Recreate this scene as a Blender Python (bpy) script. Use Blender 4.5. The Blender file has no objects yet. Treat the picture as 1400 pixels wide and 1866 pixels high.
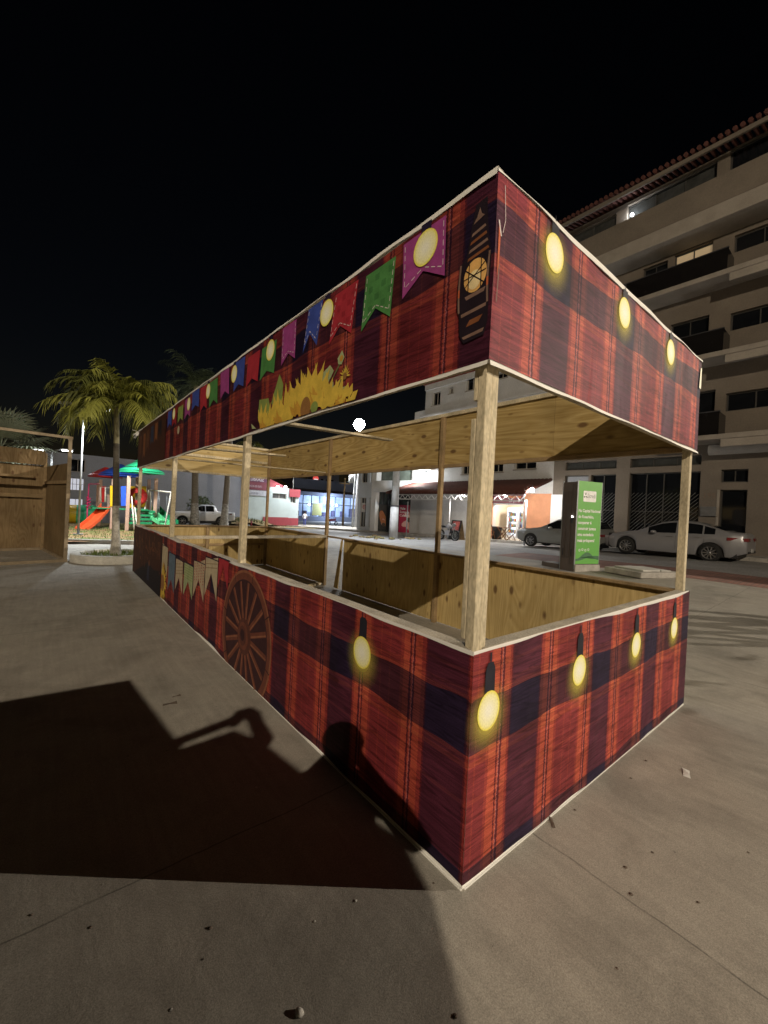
import bpy, bmesh, math, random
from math import sin, cos, pi, radians, sqrt, atan2
from mathutils import Vector, Matrix
random.seed(7)
S = bpy.context.scene
COL = S.collection

# ------------------------------------------------------------------ camera
F = 742.5                                   # focal length in units of a 1400 px wide frame
CAM = Vector((-1.406, -1.081, 1.6))
RX = Vector((0.77521, -0.62977, 0.04946)); FW = Vector((0.63073, 0.77598, -0.00535)); UP = Vector((-0.03500, 0.03534, 0.99876))
cd = bpy.data.cameras.new('camera'); cam = bpy.data.objects.new('camera', cd); COL.objects.link(cam)
cd.sensor_fit = 'HORIZONTAL'; cd.sensor_width = 36; cd.lens = F/1400*36
cd.clip_start = 0.05; cd.clip_end = 2000
cam.matrix_world = Matrix(((RX.x, UP.x, -FW.x, CAM.x), (RX.y, UP.y, -FW.y, CAM.y), (RX.z, UP.z, -FW.z, CAM.z), (0, 0, 0, 1)))
S.camera = cam

# ------------------------------------------------------------------ night sky, exposure
W = bpy.data.worlds.new('World'); S.world = W; W.use_nodes = True
nt = W.node_tree; nt.nodes.clear()
sky = nt.nodes.new('ShaderNodeTexSky'); sky.sky_type = 'NISHITA'; sky.sun_disc = False
sky.sun_elevation = radians(-4.5); sky.sun_rotation = radians(20)
bg = nt.nodes.new('ShaderNodeBackground'); bg.inputs['Strength'].default_value = 0.05
wo = nt.nodes.new('ShaderNodeOutputWorld')
nt.links.new(sky.outputs[0], bg.inputs[0]); nt.links.new(bg.outputs[0], wo.inputs[0])
S.view_settings.view_transform = 'Standard'; S.view_settings.look = 'None'
S.view_settings.exposure = 0.0; S.view_settings.gamma = 1.0
S.render.engine = 'CYCLES'
S.cycles.use_denoising = True
S.cycles.max_bounces = 6; S.cycles.diffuse_bounces = 5; S.cycles.transparent_max_bounces = 12
S.cycles.sample_clamp_indirect = 3.0

# pixel -> ray helpers used to lay things out at their real distances
def ray(px, py): return ((px-700)*RX - (py-933)*UP + F*FW)/F
def fx(px, py, x0):
    d = ray(px, py); t = (x0-CAM.x)/d.x; return (CAM.y+t*d.y, CAM.z+t*d.z)
def fy(px, py, y0):
    d = ray(px, py); t = (y0-CAM.y)/d.y; return (CAM.x+t*d.x, CAM.z+t*d.z)
def at(px, py, t): return CAM + t*ray(px, py)
def gz(x, y):
    k = min(max((x-3.6)/13, 0), 1)
    P = -0.05*min(max(y-26, 0), 60); Q = 0.39-0.03*min(max(y-2, 0), 60)
    return P*(1-k)+Q*k

# ------------------------------------------------------------------ materials
MATS = {}
def nodes(name):
    m = bpy.data.materials.new(name); m.use_nodes = True; MATS[name] = m
    n = m.node_tree; b = n.nodes['Principled BSDF']
    return m, n, b
def N(n, typ, **kw):
    x = n.nodes.new(typ)
    for k, v in kw.items():
        if k.startswith('i_'):
            key = k[2:]; key = int(key) if key.isdigit() else key
            x.inputs[key].default_value = v
        else: setattr(x, k, v)
    return x
def mat(name, col, rough=.7, var=.18, scale=6, metal=0, bump=.0, emit=None, es=1, spec=.4, stretch=(1, 1, 1), alpha=None, fine=0.0):
    m, n, b = nodes(name)
    b.inputs['Roughness'].default_value = rough; b.inputs['Metallic'].default_value = metal
    b.inputs['Specular IOR Level'].default_value = spec
    L = n.links.new
    tc = N(n, 'ShaderNodeTexCoord'); mp = N(n, 'ShaderNodeMapping'); mp.inputs['Scale'].default_value = stretch
    L(tc.outputs['Object'], mp.inputs[0])
    nz = N(n, 'ShaderNodeTexNoise', i_Scale=scale, i_Detail=6.0, i_Roughness=.62); L(mp.outputs[0], nz.inputs['Vector'])
    mr = N(n, 'ShaderNodeMapRange', i_1=.28, i_2=.72, i_3=1-var, i_4=1+var); L(nz.outputs[0], mr.inputs[0])
    fac = mr.outputs[0]
    if fine:
        n2 = N(n, 'ShaderNodeTexNoise', i_Scale=scale*22, i_Detail=2.0); L(mp.outputs[0], n2.inputs['Vector'])
        m2 = N(n, 'ShaderNodeMapRange', i_1=.3, i_2=.7, i_3=1-fine, i_4=1+fine); L(n2.outputs[0], m2.inputs[0])
        mu = N(n, 'ShaderNodeMath', operation='MULTIPLY'); L(fac, mu.inputs[0]); L(m2.outputs[0], mu.inputs[1]); fac = mu.outputs[0]
    vm = N(n, 'ShaderNodeVectorMath', operation='SCALE'); vm.inputs[0].default_value = col[:3]; L(fac, vm.inputs['Scale'])
    L(vm.outputs[0], b.inputs['Base Color'])
    if bump:
        bp = N(n, 'ShaderNodeBump', i_Strength=bump, i_Distance=.02); L(nz.outputs[0], bp.inputs['Height']); L(bp.outputs[0], b.inputs['Normal'])
    if emit:
        b.inputs['Emission Color'].default_value = (*emit, 1); b.inputs['Emission Strength'].default_value = es
    if alpha is not None: b.inputs['Alpha'].default_value = alpha
    return m

def concrete_mat(name, base, joints=False, warm=1.0):
    m, n, b = nodes(name); L = n.links.new
    tc = N(n, 'ShaderNodeTexCoord'); P = tc.outputs['Object']
    big = N(n, 'ShaderNodeTexNoise', i_Scale=.45, i_Detail=6.0, i_Roughness=.6); L(P, big.inputs['Vector'])
    mid = N(n, 'ShaderNodeTexNoise', i_Scale=4.0, i_Detail=8.0, i_Roughness=.68, i_Distortion=.6); L(P, mid.inputs['Vector'])
    fin = N(n, 'ShaderNodeTexNoise', i_Scale=190.0, i_Detail=3.0, i_Roughness=.75); L(P, fin.inputs['Vector'])
    def rng(s, a, c, lo=.3, hi=.7):
        r = N(n, 'ShaderNodeMapRange', i_1=lo, i_2=hi, i_3=a, i_4=c); L(s, r.inputs[0]); return r.outputs[0]
    def mul(a, c):
        q = N(n, 'ShaderNodeMath', operation='MULTIPLY'); L(a, q.inputs[0]); L(c, q.inputs[1]); return q.outputs[0]
    f = mul(mul(rng(big.outputs[0], .90, 1.10), rng(mid.outputs[0], .88, 1.10)), rng(fin.outputs[0], .70, 1.30))
    # trowel / broom streaks
    mp = N(n, 'ShaderNodeMapping'); mp.inputs['Scale'].default_value = (26, 1.6, 1); mp.inputs['Rotation'].default_value = (0, 0, .5); L(P, mp.inputs[0])
    st = N(n, 'ShaderNodeTexNoise', i_Scale=1.0, i_Detail=4.0); L(mp.outputs[0], st.inputs['Vector'])
    f = mul(f, rng(st.outputs[0], .93, 1.07))
    sn = N(n, 'ShaderNodeTexNoise', i_Scale=1.1, i_Detail=7.0, i_Roughness=.62, i_Distortion=.8); L(P, sn.inputs['Vector'])
    f = mul(f, rng(sn.outputs[0], 1.04, .80, .50, .66))
    # dark pits and spots, small pale scuffs
    vo = N(n, 'ShaderNodeTexVoronoi', i_Scale=4.3); L(P, vo.inputs['Vector'])
    f = mul(f, rng(vo.outputs['Distance'], .6, 1.0, .018, .04))
    vo2 = N(n, 'ShaderNodeTexVoronoi', i_Scale=11.0); L(P, vo2.inputs['Vector'])
    f = mul(f, rng(vo2.outputs['Distance'], .7, 1.0, .02, .04))
    vo3 = N(n, 'ShaderNodeTexVoronoi', i_Scale=3.1); vo3.inputs['Randomness'].default_value = 1
    L(P, vo3.inputs['Vector']); f = mul(f, rng(vo3.outputs['Distance'], 1.5, 1.0, .012, .02))
    if joints:
        sx = N(n, 'ShaderNodeSeparateXYZ'); L(P, sx.inputs[0])
        wob = N(n, 'ShaderNodeTexNoise', i_Scale=3.0, i_Detail=5.0); L(P, wob.inputs['Vector'])
        wv = rng(wob.outputs[0], -.010, .010)
        for ax, off, per in (('X', .54, 3.6), ('Y', .83, 4.2)):
            a = N(n, 'ShaderNodeMath', operation='ADD'); L(sx.outputs[ax], a.inputs[0]); L(wv, a.inputs[1])
            a2 = N(n, 'ShaderNodeMath', operation='SUBTRACT'); L(a.outputs[0], a2.inputs[0]); a2.inputs[1].default_value = off-per/2
            pm = N(n, 'ShaderNodeMath', operation='PINGPONG'); L(a2.outputs[0], pm.inputs[0]); pm.inputs[1].default_value = per/2
            d = N(n, 'ShaderNodeMath', operation='SUBTRACT'); d.inputs[0].default_value = per/2; L(pm.outputs[0], d.inputs[1])
            cr = N(n, 'ShaderNodeMapRange', i_1=.0015, i_2=.006, i_3=.5, i_4=1.0); L(d.outputs[0], cr.inputs[0])
            brk = N(n, 'ShaderNodeTexNoise', i_Scale=5.0, i_Detail=3.0); L(P, brk.inputs['Vector'])
            bk = N(n, 'ShaderNodeMapRange', i_1=.46, i_2=.6, i_3=0, i_4=.75); L(brk.outputs[0], bk.inputs[0])
            mx = N(n, 'ShaderNodeMath', operation='MAXIMUM'); L(cr.outputs[0], mx.inputs[0]); L(bk.outputs[0], mx.inputs[1])
            f = mul(f, mx.outputs[0])
    tint = N(n, 'ShaderNodeTexNoise', i_Scale=.8, i_Detail=3.0); L(P, tint.inputs['Vector'])
    cr = N(n, 'ShaderNodeMix', data_type='RGBA'); L(rng(tint.outputs[0], 0, 1), cr.inputs[0])
    cr.inputs[6].default_value = (base*1.0, base*.95*1, base*.84*warm, 1); cr.inputs[7].default_value = (base*1.0, base*.92, base*.80*warm, 1)
    vm = N(n, 'ShaderNodeVectorMath', operation='SCALE'); L(cr.outputs[2], vm.inputs[0]); L(f, vm.inputs['Scale'])
    L(vm.outputs[0], b.inputs['Base Color'])
    b.inputs['Roughness'].default_value = .82; b.inputs['Specular IOR Level'].default_value = .3
    bp = N(n, 'ShaderNodeBump', i_Strength=.18, i_Distance=.006); L(fin.outputs[0], bp.inputs['Height'])
    bp2 = N(n, 'ShaderNodeBump', i_Strength=.25, i_Distance=.02); L(mid.outputs[0], bp2.inputs['Height']); L(bp.outputs[0], bp2.inputs['Normal'])
    L(bp2.outputs[0], b.inputs['Normal'])
    return m

def plywood_mat(name, c1, c2, axis, knots=True):
    """rotary-cut pine plywood; grain runs along axis 0/1/2 of the object"""
    m, n, b = nodes(name); L = n.links.new
    tc = N(n, 'ShaderNodeTexCoord'); P = tc.outputs['Object']
    sc = [1.6, 1.6, 1.6]; sc[axis] = .22
    mp = N(n, 'ShaderNodeMapping'); mp.inputs['Scale'].default_value = sc; L(P, mp.inputs[0])
    n1 = N(n, 'ShaderNodeTexNoise', i_Scale=1.5, i_Detail=2.0, i_Distortion=.7); L(mp.outputs[0], n1.inputs['Vector'])
    rg = N(n, 'ShaderNodeMath', operation='MULTIPLY'); L(n1.outputs[0], rg.inputs[0]); rg.inputs[1].default_value = 16
    fr = N(n, 'ShaderNodeMath', operation='PINGPONG'); L(rg.outputs[0], fr.inputs[0]); fr.inputs[1].default_value = .5
    sc2 = [60, 60, 60]; sc2[axis] = 2.5
    mp2 = N(n, 'ShaderNodeMapping'); mp2.inputs['Scale'].default_value = sc2; L(P, mp2.inputs[0])
    n2 = N(n, 'ShaderNodeTexNoise', i_Scale=1.0, i_Detail=3.0); L(mp2.outputs[0], n2.inputs['Vector'])
    ad = N(n, 'ShaderNodeMath', operation='MULTIPLY_ADD'); L(n2.outputs[0], ad.inputs[0]); ad.inputs[1].default_value = .9; L(fr.outputs[0], ad.inputs[2])
    mr = N(n, 'ShaderNodeMapRange', i_1=.35, i_2=1.0, i_3=0, i_4=1); L(ad.outputs[0], mr.inputs[0])
    mx = N(n, 'ShaderNodeMix', data_type='RGBA'); L(mr.outputs[0], mx.inputs[0]); mx.inputs[6].default_value = (*c2, 1); mx.inputs[7].default_value = (*c1, 1)
    out = mx.outputs[2]
    # sheets differ a little in tone, boards are stained
    big = N(n, 'ShaderNodeTexNoise', i_Scale=1.1, i_Detail=4.0); L(P, big.inputs['Vector'])
    br = N(n, 'ShaderNodeMapRange', i_1=.3, i_2=.7, i_3=.72, i_4=1.14); L(big.outputs[0], br.inputs[0])
    oi = N(n, 'ShaderNodeObjectInfo'); orr = N(n, 'ShaderNodeMapRange', i_1=0, i_2=1, i_3=.80, i_4=1.14); L(oi.outputs['Random'], orr.inputs[0]); om = N(n, 'ShaderNodeMath', operation='MULTIPLY'); L(br.outputs[0], om.inputs[0]); L(orr.outputs[0], om.inputs[1])
    vs = N(n, 'ShaderNodeVectorMath', operation='SCALE'); L(out, vs.inputs[0]); L(om.outputs[0], vs.inputs['Scale']); out = vs.outputs[0]
    if knots:
        sk = [5.2, 5.2, 5.2]; sk[axis] = 2.6
        mk = N(n, 'ShaderNodeMapping'); mk.inputs['Scale'].default_value = sk; L(P, mk.inputs[0])
        vo = N(n, 'ShaderNodeTexVoronoi', i_Scale=1.0); L(mk.outputs[0], vo.inputs['Vector'])
        kr = N(n, 'ShaderNodeMapRange', i_1=.10, i_2=.19, i_3=.82, i_4=0); L(vo.outputs['Distance'], kr.inputs[0])
        km = N(n, 'ShaderNodeMix', data_type='RGBA'); L(kr.outputs[0], km.inputs[0]); L(out, km.inputs[6]); km.inputs[7].default_value = (.09, .04, .018, 1)
        out = km.outputs[2]
        s3 = [9, 9, 9]; s3[axis] = 3.2
        m3 = N(n, 'ShaderNodeMapping'); m3.inputs['Scale'].default_value = s3; L(P, m3.inputs[0])
        v3 = N(n, 'ShaderNodeTexVoronoi', i_Scale=1.0); L(m3.outputs[0], v3.inputs['Vector'])
        k3 = N(n, 'ShaderNodeMapRange', i_1=.07, i_2=.16, i_3=.6, i_4=0); L(v3.outputs['Distance'], k3.inputs[0])
        q3 = N(n, 'ShaderNodeMix', data_type='RGBA'); L(k3.outputs[0], q3.inputs[0]); L(out, q3.inputs[6]); q3.inputs[7].default_value = (.16, .085, .03, 1)
        out = q3.outputs[2]
    L(out, b.inputs['Base Color']); b.inputs['Roughness'].default_value = .72; b.inputs['Specular IOR Level'].default_value = .25
    bp = N(n, 'ShaderNodeBump', i_Strength=.15, i_Distance=.004); L(n2.outputs[0], bp.inputs['Height']); L(bp.outputs[0], b.inputs['Normal'])
    return m

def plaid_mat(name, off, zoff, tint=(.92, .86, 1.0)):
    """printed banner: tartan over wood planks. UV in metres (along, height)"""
    m, n, b = nodes(name); L = n.links.new
    uv = N(n, 'ShaderNodeUVMap'); uv.uv_map = 'uv'
    sp = N(n, 'ShaderNodeSeparateXYZ'); L(uv.outputs[0], sp.inputs[0])
    mw = N(n, 'ShaderNodeMapping'); mw.inputs['Scale'].default_value = (1.1, 5, 1); L(uv.outputs[0], mw.inputs[0])
    wn = N(n, 'ShaderNodeTexNoise', i_Scale=1.0, i_Detail=3.0, i_Distortion=.4); L(mw.outputs[0], wn.inputs['Vector'])
    def math(op, a, c=None, d=None):
        q = N(n, 'ShaderNodeMath', operation=op)
        for k, s in enumerate((a, c, d)):
            if s is None: continue
            if isinstance(s, (int, float)): q.inputs[k].default_value = s
            else: L(s, q.inputs[k])
        return q.outputs[0]
    wv = math('MULTIPLY_ADD', wn.outputs[0], .14, -.07)
    fz = N(n, 'ShaderNodeTexNoise', i_Scale=75.0, i_Detail=3.0); L(uv.outputs[0], fz.inputs['Vector'])
    u = math('FRACT', math('DIVIDE', math('SUBTRACT', math('ADD', sp.outputs[0], math('MULTIPLY_ADD', fz.outputs[0], .022, -.011)), off), .845))
    z = math('ADD', math('SUBTRACT', sp.outputs[1], zoff), wv)
    D, R_, O = 0, 1, 2
    def ramp(cols):
        r = N(n, 'ShaderNodeValToRGB'); cr = r.color_ramp; cr.interpolation = 'CONSTANT'
        st = [(0, D), (.285, 3), (.295, 4), (.325, O), (.382, 3), (.396, 5), (.402, O), (.412, 3), (.428, O), (.478, 4), (.505, R_), (.60, 4), (.606, R_), (.69, 4), (.696, R_), (.785, 4), (.805, O), (.872, 3), (.886, O), (.896, 5), (.902, 3), (.918, O), (.968, 4), (.988, 3)]
        cr.elements[0].position = 0; cr.elements[0].color = (*cols[D], 1)
        cr.elements[1].position = st[1][0]; cr.elements[1].color = (*cols[st[1][1]], 1)
        for p, k in st[2:]:
            e = cr.elements.new(p); e.color = (*cols[k], 1)
        L(u, r.inputs[0]); return r.outputs[0]
    rr = ramp([(.100, .028, .042), (.255, .046, .044), (.50, .105, .056), (.15, .03, .034), (.34, .062, .046), (.58, .24, .20)])       # red rows
    rd = ramp([(.028, .020, .042), (.085, .028, .036), (.17, .050, .042), (.05, .018, .03), (.12, .038, .038), (.26, .12, .12)])      # dark rows
    ro = ramp([(.165, .045, .045), (.36, .075, .045), (.60, .155, .07), (.22, .05, .045), (.44, .10, .055), (.62, .26, .20)])        # orange lines
    zr = N(n, 'ShaderNodeValToRGB'); cr = zr.color_ramp; cr.interpolation = 'CONSTANT'
    rows = [(-.2, (1, 0, 0)), (.075, (0, 0, 0)), (.36, (0, 0, .45)), (.375, (0, 0, 0)), (.52, (0, 0, .9)), (.548, (0, 0, .2)), (.562, (0, 0, .8)), (.585, (1, 0, 0)), (.79, (0, 0, .85)), (.815, (0, 0, .15)), (.83, (0, 0, .5)), (.85, (0, 0, 0)), (.93, (0, 0, .5)), (.945, (0, 0, 0))]
    cr.elements[0].position = 0; cr.elements[0].color = (*rows[0][1], 1); cr.elements[1].position = (rows[1][0]+.2)/1.4; cr.elements[1].color = (*rows[1][1], 1)
    for p, c in rows[2:]:
        e = cr.elements.new((p+.2)/1.4); e.color = (*c, 1)
    L(math('DIVIDE', math('ADD', z, .2), 1.4), zr.inputs[0])
    zs = N(n, 'ShaderNodeSeparateColor'); L(zr.outputs[0], zs.inputs[0])
    m1 = N(n, 'ShaderNodeMix', data_type='RGBA'); L(zs.outputs[0], m1.inputs[0]); L(rr, m1.inputs[6]); L(rd, m1.inputs[7])
    m2 = N(n, 'ShaderNodeMix', data_type='RGBA'); L(zs.outputs[2], m2.inputs[0]); L(m1.outputs[2], m2.inputs[6]); L(ro, m2.inputs[7])
    # plank grain
    g1 = N(n, 'ShaderNodeMapping'); g1.inputs['Scale'].default_value = (2.2, 55, 1); L(uv.outputs[0], g1.inputs[0])
    gn = N(n, 'ShaderNodeTexNoise', i_Scale=1.0, i_Detail=5.0, i_Distortion=.8, i_Roughness=.65); L(g1.outputs[0], gn.inputs['Vector'])
    gm = N(n, 'ShaderNodeMapRange', i_1=.3, i_2=.72, i_3=.55, i_4=1.34); L(gn.outputs[0], gm.inputs[0])
    g2 = N(n, 'ShaderNodeMapping'); g2.inputs['Scale'].default_value = (1.3, 15, 1); L(uv.outputs[0], g2.inputs[0])
    g2n = N(n, 'ShaderNodeTexNoise', i_Scale=1.0, i_Detail=2.0, i_Distortion=1.6); L(g2.outputs[0], g2n.inputs['Vector'])
    ln = math('PINGPONG', math('MULTIPLY', g2n.outputs[0], 5), .5)
    lm = N(n, 'ShaderNodeMapRange', i_1=.0, i_2=.20, i_3=.60, i_4=1.0); L(ln, lm.inputs[0])
    wf = N(n, 'ShaderNodeTexNoise', i_Scale=170.0, i_Detail=1.0); L(uv.outputs[0], wf.inputs['Vector'])
    wm = N(n, 'ShaderNodeMapRange', i_1=.3, i_2=.7, i_3=.84, i_4=1.16); L(wf.outputs[0], wm.inputs[0])
    pt_ = N(n, 'ShaderNodeTexNoise', i_Scale=2.6, i_Detail=3.0); L(uv.outputs[0], pt_.inputs['Vector'])
    pm_ = N(n, 'ShaderNodeMapRange', i_1=.32, i_2=.68, i_3=.74, i_4=1.24); L(pt_.outputs[0], pm_.inputs[0])
    sc = math('MULTIPLY', math('MULTIPLY', math('MULTIPLY', gm.outputs[0], lm.outputs[0]), wm.outputs[0]), pm_.outputs[0])
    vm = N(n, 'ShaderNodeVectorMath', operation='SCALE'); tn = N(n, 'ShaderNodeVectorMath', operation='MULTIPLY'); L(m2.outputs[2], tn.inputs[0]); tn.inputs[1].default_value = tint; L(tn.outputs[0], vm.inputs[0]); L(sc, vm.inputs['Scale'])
    L(vm.outputs[0], b.inputs['Base Color'])
    b.inputs['Roughness'].default_value = .55; b.inputs['Specular IOR Level'].default_value = .12
    cw = N(n, 'ShaderNodeMapping'); cw.inputs['Scale'].default_value = (3.2, .9, 1); cw.inputs['Rotation'].default_value = (0, 0, .25); L(uv.outputs[0], cw.inputs[0])
    cn = N(n, 'ShaderNodeTexNoise', i_Scale=1.0, i_Detail=2.5, i_Distortion=.5); L(cw.outputs[0], cn.inputs['Vector'])
    bp = N(n, 'ShaderNodeBump', i_Strength=.4, i_Distance=.05); L(cn.outputs[0], bp.inputs['Height']); L(bp.outputs[0], b.inputs['Normal'])
    return m

def glow_mat():
    m, n, b = nodes('printed_glow'); L = n.links.new
    uv = N(n, 'ShaderNodeUVMap'); uv.uv_map = 'uv'
    ln = N(n, 'ShaderNodeVectorMath', operation='LENGTH'); L(uv.outputs[0], ln.inputs[0])
    m0 = N(n, 'ShaderNodeMapRange', i_1=.34, i_2=1.0, i_3=.70, i_4=0); L(ln.outputs['Value'], m0.inputs[0]); mr = N(n, 'ShaderNodeMath', operation='POWER'); L(m0.outputs[0], mr.inputs[0]); mr.inputs[1].default_value = 2.0
    b.inputs['Base Color'].default_value = (.78, .66, .13, 1); b.inputs['Roughness'].default_value = .6
    b.inputs['Specular IOR Level'].default_value = .2
    L(mr.outputs[0], b.inputs['Alpha'])
    return m
def bulb_mat():
    m, n, b = nodes('printed_bulb'); L = n.links.new
    uv = N(n, 'ShaderNodeUVMap'); uv.uv_map = 'uv'
    ln = N(n, 'ShaderNodeVectorMath', operation='LENGTH'); L(uv.outputs[0], ln.inputs[0])
    r = N(n, 'ShaderNodeValToRGB'); cr = r.color_ramp
    cr.elements[0].position = .2; cr.elements[0].color = (.92, .92, .76, 1); cr.elements[1].position = 1; cr.elements[1].color = (.84, .74, .06, 1)
    e = cr.elements.new(.78); e.color = (.90, .87, .46, 1)
    L(ln.outputs['Value'], r.inputs[0])
    nz = N(n, 'ShaderNodeTexNoise', i_Scale=9.0, i_Detail=4.0); L(uv.outputs[0], nz.inputs['Vector'])
    mr = N(n, 'ShaderNodeMapRange', i_1=.3, i_2=.7, i_3=.88, i_4=1.1); L(nz.outputs[0], mr.inputs[0])
    vm = N(n, 'ShaderNodeVectorMath', operation='SCALE'); L(r.outputs[0], vm.inputs[0]); L(mr.outputs[0], vm.inputs['Scale'])
    L(vm.outputs[0], b.inputs['Base Color']); b.inputs['Roughness'].default_value = .6
    return m
def brick_mat():
    m, n, b = nodes('paving_brick'); L = n.links.new
    tc = N(n, 'ShaderNodeTexCoord')
    br = N(n, 'ShaderNodeTexBrick'); br.inputs['Scale'].default_value = 1.0
    br.inputs['Color1'].default_value = (.26, .12, .09, 1); br.inputs['Color2'].default_value = (.20, .10, .08, 1); br.inputs['Mortar'].default_value = (.12, .09, .075, 1)
    br.inputs['Brick Width'].default_value = .22; br.inputs['Row Height'].default_value = .11; br.inputs['Mortar Size'].default_value = .008
    L(tc.outputs['Object'], br.inputs['Vector'])
    nz = N(n, 'ShaderNodeTexNoise', i_Scale=1.5, i_Detail=6.0); L(tc.outputs['Object'], nz.inputs['Vector'])
    mr = N(n, 'ShaderNodeMapRange', i_1=.3, i_2=.7, i_3=.7, i_4=1.25); L(nz.outputs[0], mr.inputs[0])
    vm = N(n, 'ShaderNodeVectorMath', operation='SCALE'); L(br.outputs[0], vm.inputs[0]); L(mr.outputs[0], vm.inputs['Scale'])
    L(vm.outputs[0], b.inputs['Base Color']); b.inputs['Roughness'].default_value = .85
    return m
def lawn_mat(name, g, d, sc=1.2):
    m, n, b = nodes(name); L = n.links.new
    tc = N(n, 'ShaderNodeTexCoord')
    nz = N(n, 'ShaderNodeTexNoise', i_Scale=sc, i_Detail=7.0, i_Roughness=.65); L(tc.outputs['Object'], nz.inputs['Vector'])
    r = N(n, 'ShaderNodeMapRange', i_1=.42, i_2=.58, i_3=0, i_4=1); L(nz.outputs[0], r.inputs[0])
    mx = N(n, 'ShaderNodeMix', data_type='RGBA'); L(r.outputs[0], mx.inputs[0]); mx.inputs[6].default_value = (*g, 1); mx.inputs[7].default_value = (*d, 1)
    f = N(n, 'ShaderNodeTexNoise', i_Scale=60.0, i_Detail=3.0); L(tc.outputs['Object'], f.inputs['Vector'])
    mr = N(n, 'ShaderNodeMapRange', i_1=.3, i_2=.7, i_3=.6, i_4=1.4); L(f.outputs[0], mr.inputs[0])
    vm = N(n, 'ShaderNodeVectorMath', operation='SCALE'); L(mx.outputs[2], vm.inputs[0]); L(mr.outputs[0], vm.inputs['Scale'])
    L(vm.outputs[0], b.inputs['Base Color']); b.inputs['Roughness'].default_value = .9
    bp = N(n, 'ShaderNodeBump', i_Strength=.6, i_Distance=.03); L(f.outputs[0], bp.inputs['Height']); L(bp.outputs[0], b.inputs['Normal'])
    return m

concrete = concrete_mat('plaza_concrete', .315, joints=True)
sidewalk_m = concrete_mat('sidewalk_concrete', .30)
asphalt = mat('road_asphalt', (.27, .265, .26), .85, .22, 1.2, bump=.1, fine=.25)
kerb_m = mat('kerb_concrete', (.33, .31, .28), .85, .3, 4, fine=.2)
white_kerb = mat('whitewashed_kerb', (.5, .49, .45), .85, .25, 5, fine=.2)
brick_m = brick_mat()
lawn_m = lawn_mat('lawn_grass', (.10, .13, .025), (.26, .14, .065))
lot_m = lawn_mat('dry_lot', (.15, .13, .05), (.25, .17, .09), .8)
soil = lawn_mat('planter_soil', (.06, .10, .02), (.10, .07, .04), 6)
plyV = plywood_mat('plywood_upright_grain', (.53, .405, .19), (.40, .29, .12), 2)
plyY = plywood_mat('plywood_long_grain', (.50, .375, .165), (.33, .225, .08), 1)
plyX = plywood_mat('plywood_cross_grain', (.58, .46, .23), (.42, .31, .13), 0)
timber = mat('rough_pine_timber', (.54, .47, .33), .8, .38, 4, bump=.25, stretch=(1, 1, .35), fine=.22)
timber_grey = mat('weathered_timber', (.40, .36, .29), .85, .35, 5, bump=.3, fine=.25)
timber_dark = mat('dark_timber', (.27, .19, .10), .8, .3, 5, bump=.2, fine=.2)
plaid = {k: plaid_mat('plaid_banner_'+k, *v) for k, v in dict(long_low=(.015, 0, (.80, .66, .82)), short_low=(.29, 0), long_top=(-.085, 2.115, (.56, .48, .66)), short_top=(.39, 2.115, (.88, .86, 1.22))).items()}  # tints darken the long side and put vinyl sheen into the short fascia
hem = mat('white_vinyl_hem', (.78, .77, .74), .55, .05)
glow = glow_mat(); bulb_p = bulb_mat()
ink = {k: mat('printed_'+k, v, .6, .2, 14, spec=.2, fine=.12) for k, v in dict(
    navy=(.018, .012, .035), socket=(.02, .02, .03), purple=(.30, .055, .22), green=(.07, .22, .065), green_dark=(.05, .165, .05), red=(.36, .03, .045), red_dark=(.29, .022, .035), blue=(.045, .075, .33),
    stitch=(.62, .55, .55), petal=(.66, .47, .075), petal_deep=(.56, .31, .05), petal_dark=(.28, .14, .05), leaf=(.23, .30, .08), leaf_pale=(.36, .42, .22), stem=(.16, .2, .08),
    wheel=(.15, .05, .034), wheel_light=(.26, .105, .06), wheel_dark=(.045, .018, .022), hub=(.10, .035, .028), flag_cream=(.47, .40, .28), flag_beige=(.45, .36, .25), flag_blue=(.11, .16, .22), flag_lime=(.33, .38, .21), flag_line=(.30, .23, .14),
    lamp_black=(.016, .010, .016), lamp_metal=(.20, .125, .10), lamp_glass=(.72, .42, .14), lamp_hot=(.82, .66, .36), lamp_red=(.5, .12, .05), brown_art=(.050, .017, .013), brown_glow=(.19, .07, .03), brown_mid=(.10, .04, .024), black_art=(.014, .011, .018), art_blue=(.03, .035, .07)).items()}

ply_shaded = plywood_mat('shaded_plywood', (.24, .17, .09), (.165, .11, .052), 2)  # shade on the left stall put into the plywood colour
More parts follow.
